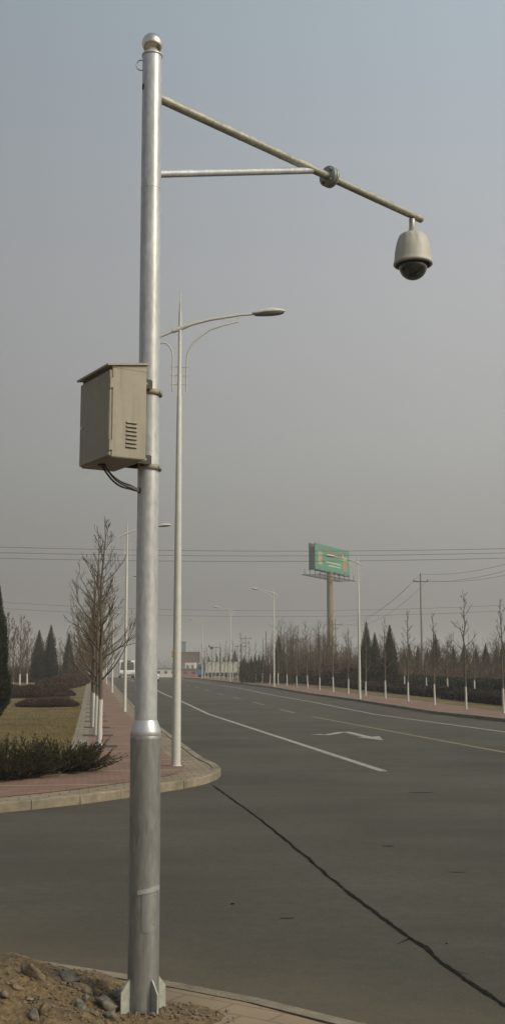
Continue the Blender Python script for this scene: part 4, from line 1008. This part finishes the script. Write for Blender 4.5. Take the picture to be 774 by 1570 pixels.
def wire(name, a, b, sag, label, group, r=.012, n=24):
    mb = MB(); pts = []
    for i in range(n + 1):
        q = i / n; p = a.lerp(b, q); p.z -= sag * 4 * q * (1 - q); pts.append(p)
    mb.tube([p - a for p in pts], r, 4, cap=False); return tag(mb.build(name, M['wire'], None, a), label, 'power line', group)
# long lines crossing above the road
WZ = [P(0, 833, 90).z, P(0, 840.5, 90).z, P(0, 849, 90).z]
GW = 'power lines crossing the whole picture'
for k, (yl, yr, lab) in enumerate(((833, 836, 'topmost long power line crossing above the road'), (841.5, 840, 'middle long power line crossing above the road'), (849.5, 846.5, 'lowest of the three long power lines crossing above the road'))):
    a, b = P(-500, yl - 17, 90), P(1270, yr - 14, 90); a.y = b.y = 90 + .6 * k; wire('power_line', a, b, 1.35, lab, GW, .015)
for s, xx in (('left', -45.8), ('right', 45.6)):
    z = zf(90); o = empty('utility_pole', (xx, 90.6, z), 'tall utility pole carrying the long lines, outside the %s edge' % s, 'utility pole')
    mb = MB(); mb.tube([(0, 0, -.1), (0, 0, 13.4)], [.17, .11], 12); mb.build('post', M['concrete'], o); mb = MB(); mb.box((0, 0, 12.3), (.12, 1.8, .12)); mb.build('crossarm', M['steel_dark'], o)
GW2 = 'distant power lines crossing low over the trees'
for k, (yl, yr, lab) in enumerate(((919, 930, 'upper of the distant power lines low over the treetops'), (928, 938, 'lower of the distant power lines low over the treetops'))):
    a, b = P(-120, yl - 4, 185), P(960, yr - 14, 185); a.y += k; b.y += k; wire('power_line', a, b, 2.2, lab, GW2, .02)
# lines between the crossarm poles
GW3 = 'power lines between the crossarm poles'
U0 = P(1010, 770, 62)
for dx, dz, s, lab in ((-.69, -.55, 'left'  , 'left'), (0, .15, 'top', 'top'), (.69, -.55, 'right', 'right')):
    a = U1 + Vector((dx, 0, dz)); b = U2 + Vector((dx * 1.5, 0, dz)); wire('power_line', a, b, 2.0, '%s line between the near and far crossarm poles' % lab, GW3, .014)
    c = U0 + Vector((dx, 0, dz)); wire('power_line', a, c, 1.3, '%s line running right from the near crossarm pole out of the photo' % lab, GW3, .012)
# mast with a camera arm across the junction
Y = 200; z = zf(Y); x = P(338, 1000, Y).x; h_ = P(338, 993, Y).z - z
o = empty('camera_mast', (x, Y, z), 'small far mast with a short arm and dark camera above the trailer', 'mast')
mb = MB(); mb.tube([(0, 0, 0), (0, 0, h_)], [.11, .08], 10); mb.build('post', M['steel_dark'], o)
mb = MB(); mb.tube([(0, 0, h_ - .05), (-1.9, 0, h_ + .15)], .05, 8); mb.build('arm', M['steel_dark'], o)
mb = MB(); mb.box((-1.55, 0, h_ - .1), (.55, .3, .35), bev=.05); mb.box((-1.95, 0, h_ + .25), (.16, .2, .5), bev=.03); mb.build('camera_unit', M['dark'], o)
# curved-arm lamp behind the right row, and one on the left
def curl(px, top, Y, side, label):
    z = zf(Y); x = P(px, top, Y).x; h_ = P(px, top, Y).z - z; o = empty('curved_lamp', (x, Y, z), label, 'street lamp')
    mb = MB(); mb.tube([(0, 0, 0), (0, 0, h_ * .82), (side * -.05, 0, h_ * .9), (side * -.3, 0, h_ * .97), (side * -.75, 0, h_)], [.09, .06, .05, .045, .04], 8); mb.build('pole', M['concrete'], o)
    mb = MB(); mb.box((side * -.95, 0, h_), (.55, .2, .1), bev=.03); mb.build('lamp_head', M['lamp_paint'], o)
curl(427, 960, 150, 1, 'thin lamp with a curled arm just right of the second right street lamp')
curl(104, 957, 135, -1, 'thin curved lamp rising behind the lone cypress on the left')

# ------------------------------------------------------------------ bus, car, truck
def wheel(parent, x, y, r, wd, off=0):
    mb = MB(); Mx = Matrix.Rotation(R(90), 3, 'Y'); mb.lathe((x, y, r), [(r * .55, -wd / 2), (r * .95, -wd / 2), (r, -wd * .35), (r, wd * .35), (r * .95, wd / 2), (r * .55, wd / 2)], 20, Mx); w_ = mb.build('wheel', M['tyre'], parent)
    mb = MB(); mb.lathe((x, y, r), [(0, -wd * .3), (r * .56, -wd * .42), (r * .56, wd * .42), (0, wd * .3)], 16, Mx); mb.build('hub', M['galv'], w_)
Y = 185; z = zf(Y); x = P(195.5, 1020, Y).x
bus = empty('bus', (x, Y, z), 'white bus approaching in the distance, seen beside the left street lamps', 'bus', rz=RANG)
L = 9.0
mb = MB(); 
def extr(mb, prof, w0, w1, bev=.0):   # side profile (y,z) extruded across x
    n = len(prof); vs = [(w0, y, z) for y, z in prof] + [(w1, y, z) for y, z in prof]
    mb.add(vs, [tuple(range(n)), tuple(range(n, 2 * n))[::-1]] + [(i, n + i, n + (i + 1) % n, (i + 1) % n) for i in range(n)])
extr(mb, [(0, .35), (-.04, 1.1), (.05, 1.25), (.22, 2.7), (.5, 2.85), (L, 2.85), (L, .35)], -1.2, 1.2); mb.build('body', M['white_paint'], bus)
mb = MB(); mb.add([(-1.08, .03, 1.3), (1.08, .03, 1.3), (1.02, .2, 2.55), (-1.02, .2, 2.55)], [(0, 1, 2, 3)]); ws = mb.build('windscreen', M['glass_dark'], bus)
mb = MB()
for s in (-1, 1): mb.box((s * 1.203, L / 2 + .3, 1.95), (.012, L - 1.2, .85))
mb.build('side_window', M['glass_dark'], bus)
for s in (-1, 1):
    mb = MB(); mb.box((s * .9, -.045, .8), (.36, .05, .2), bev=.02); mb.build('headlight', M['camera_white'], bus)
    mb = MB(); mb.box((s * 1.32, -.1, 2.2), (.16, .08, .4), bev=.02); mb.build('mirror', M['dark'], bus)
    for yy in (1.6, 6.6): wheel(bus, s * 1.06, yy, .46, .26)
mb = MB(); mb.box((0, -.05, .5), (2.36, .08, .28), bev=.02); mb.build('bumper', M['steel_dark'], bus)
mb = MB(); mb.box((0, .3, 2.74), (1.2, .5, .18)); mb.build('destination_panel', M['dark'], bus)
Y = 133; z = zf(Y); x = P(244, 1040, Y).x - .80
car = empty('white_car', (x, Y, z), 'small white car on the road, mostly hidden behind the camera pole', 'car', rz=RANG)
mb = MB(); extr(mb, [(0, .3), (-.05, .55), (.1, .78), (.9, .88), (3.6, .86), (3.75, .3)], -.8, .8); extr(mb, [(.85, .87), (1.5, 1.36), (2.9, 1.38), (3.6, .86)], -.68, .68); mb.build('body', M['white_paint'], car)
mb = MB(); mb.add([(-.64, .86, .9), (.64, .86, .9), (.58, 1.44, 1.33), (-.58, 1.44, 1.33)], [(0, 1, 2, 3)]); mb.build('windscreen', M['glass_dark'], car)
for s in (-1, 1):
    mb = MB(); mb.add([(s * .686, 1.1, .92), (s * .686, 3.3, .92), (s * .686, 2.8, 1.3), (s * .686, 1.6, 1.3)], [(0, 1, 2, 3)]); mb.build('side_window', M['glass_dark'], car)
    mb = MB(); mb.box((s * .6, -.03, .62), (.28, .06, .14), bev=.02); mb.build('headlight', M['camera_white'], car)
    for yy in (.65, 3.05): wheel(car, s * .74, yy, .29, .18)
# truck with long trailer, side-on beyond the junction
Y = 214; z = zf(Y); xl, xr = P(302, 1020, Y).x, P(366.5, 1020, Y).x
trk = empty('articulated_truck', (xl, Y, z), 'blue truck with a long pale box trailer parked beyond the junction', 'truck')
tl = xr - xl; s_ = P(300, 1015, Y).z - z
mb = MB(); extr2 = [(0, .55), (0, 1.7), (.18, s_ * .84), (1.5, s_ * .9), (1.55, .55)]; n = 5; vs = [(a, -1.2, b) for a, b in extr2] + [(a, 1.2, b) for a, b in extr2]
mb.add(vs, [tuple(range(n)), tuple(range(n, 2 * n))[::-1]] + [(i, n + i, n + (i + 1) % n, (i + 1) % n) for i in range(n)]); mb.build('cab', M['blue'], trk)
mb = MB(); mb.box((.75, -1.21, s_ * .62), (.8, .03, .6)); mb.build('cab_window', M['glass_dark'], trk)
mb = MB(); mb.box(((1.7 + tl) / 2, 0, (s_ + .95) / 2), (tl - 1.7, 2.4, s_ - .95))
for k in range(24): mb.box((1.8 + (tl - 1.9) * k / 23, -1.215, (s_ + .95) / 2), (.11, .04, s_ - 1.1))
mb.build('trailer_box', M['trailer'], trk)
mb = MB(); mb.box((tl / 2 + .5, 0, .8), (tl - 1, 1.6, .28)); mb.build('chassis', M['blue'], trk)
for xx in (.75, 2.6, tl - 2.2, tl - 1.1):
    for s in (-1, 1):
        mb = MB(); Mx = Matrix.Rotation(R(90), 3, 'X'); mb.lathe((xx, s * 1.0, .46), [(.1, -.14), (.44, -.14), (.46, -.1), (.46, .1), (.44, .14), (.1, .14)], 18, Mx); mb.build('wheel', M['tyre'], trk)
# roadside board left of the truck
Y = 222; z = zf(Y); xa, xb = P(277.5, 1005, Y).x, P(306, 1005, Y).x; zt_b, zb_b = P(290, 1000, Y).z - z, P(290, 1015.5, Y).z - z
o = empty('roadside_board', ((xa + xb) / 2, Y, z), 'dark rectangular roadside board on two posts left of the truck', 'board')
wd = xb - xa
mb = MB(); mb.box((0, 0, (zt_b + zb_b) / 2), (wd, .2, zt_b - zb_b)); mb.build('panel', M['sign_back'], o)
mb = MB(); 
for zz in (zt_b, zb_b): mb.box((0, -.03, zz), (wd + .2, .3, .14))
for s in (-1, 1): mb.box((s * wd / 2, -.03, (zt_b + zb_b) / 2), (.14, .3, zt_b - zb_b))
mb.build('frame', M['rust'], o)
for s in (-.47, .42): mb = MB(); mb.box((s * wd, .12, zb_b / 2), (.22, .2, zb_b)); mb.build('post', M['rust'], o)
# far buildings
def house(px0, px1, top, Y, depth, m, name, label, roof='roof_grey', wins=4, base=1038):
    z = zf(Y); x0, x1 = P(px0, 1030, Y).x, P(px1, 1030, Y).x; h_ = P(px0, top, Y).z - z; o = empty(name, ((x0 + x1) / 2, Y, z), label, 'building'); wd = x1 - x0
    mb = MB(); mb.box((0, depth / 2, h_ / 2 - .2), (wd, depth, h_ + .4)); mb.build('wall', M[m], o)
    mb = MB(); mb.box((0, depth / 2, h_ + .1), (wd + .5, depth + .5, .2)); mb.build('roof', M[roof], o)
    for k in range(wins):
        mb = MB(); xx = -wd / 2 + wd * (k + .5) / wins; mb.box((xx, -.02, h_ * .55), (wd / wins * .4, .06, h_ * .3)); mb.build('window', M['glass_dark'], o)
house(205, 271, 1025, 300, 8, 'wall_white', 'white_shed', 'long low white shed on the horizon between the camera pole and first lamp', wins=6)
house(278, 303, 1026, 275, 6, 'wall_red', 'red_kiosk', 'low dull red kiosk on the horizon under the dark roadside board', wins=2)
house(284, 299, 1012, 330, 6, 'wall_white', 'white_shed', 'small white building seen under the dark roadside board', wins=2)
Y = 340; z = zf(Y); x = P(282, 990, Y).x; h_ = P(282, 985, Y).z - z
o = empty('blue_tower', (x, Y, z), 'slim blue tower rising above the dark roadside board', 'tower')
mb = MB(); mb.box((0, 0, h_ / 2), (1.2, 1.2, h_), bev=.05); mb.build('shaft', M['blue_pale'], o)
mb = MB(); mb.box((0, 0, h_ + .1), (1.6, 1.6, .2)); mb.build('cap', M['steel_dark'], o)
# little amber marker on the first lamp post
mb = MB(); mb.box((0, 0, 0), (.04, .02, .12), bev=.005)
mb.build('marker_plate', M['yellow'], lampL, (-.074, -.02, 1.9))

# ------------------------------------------------------------------ haze
hm = bpy.data.materials.new('haze'); hm.use_nodes = True; t = hm.node_tree
for n in list(t.nodes):
    if n.type == 'BSDF_PRINCIPLED': t.nodes.remove(n)
pv = t.nodes.new('ShaderNodeVolumePrincipled'); pv.inputs['Color'].default_value = (.93, .92, .92, 1); pv.inputs['Density'].default_value = .0008; pv.inputs['Anisotropy'].default_value = 0.0
t.links.new(pv.outputs[0], [n for n in t.nodes if n.type == 'OUTPUT_MATERIAL'][0].inputs['Volume'])
mb = MB(); mb.box((0, 420, 14), (2000, 1060, 30.4)); hz_ = mb.build('haze', hm); tag(hz_, kind='stuff')
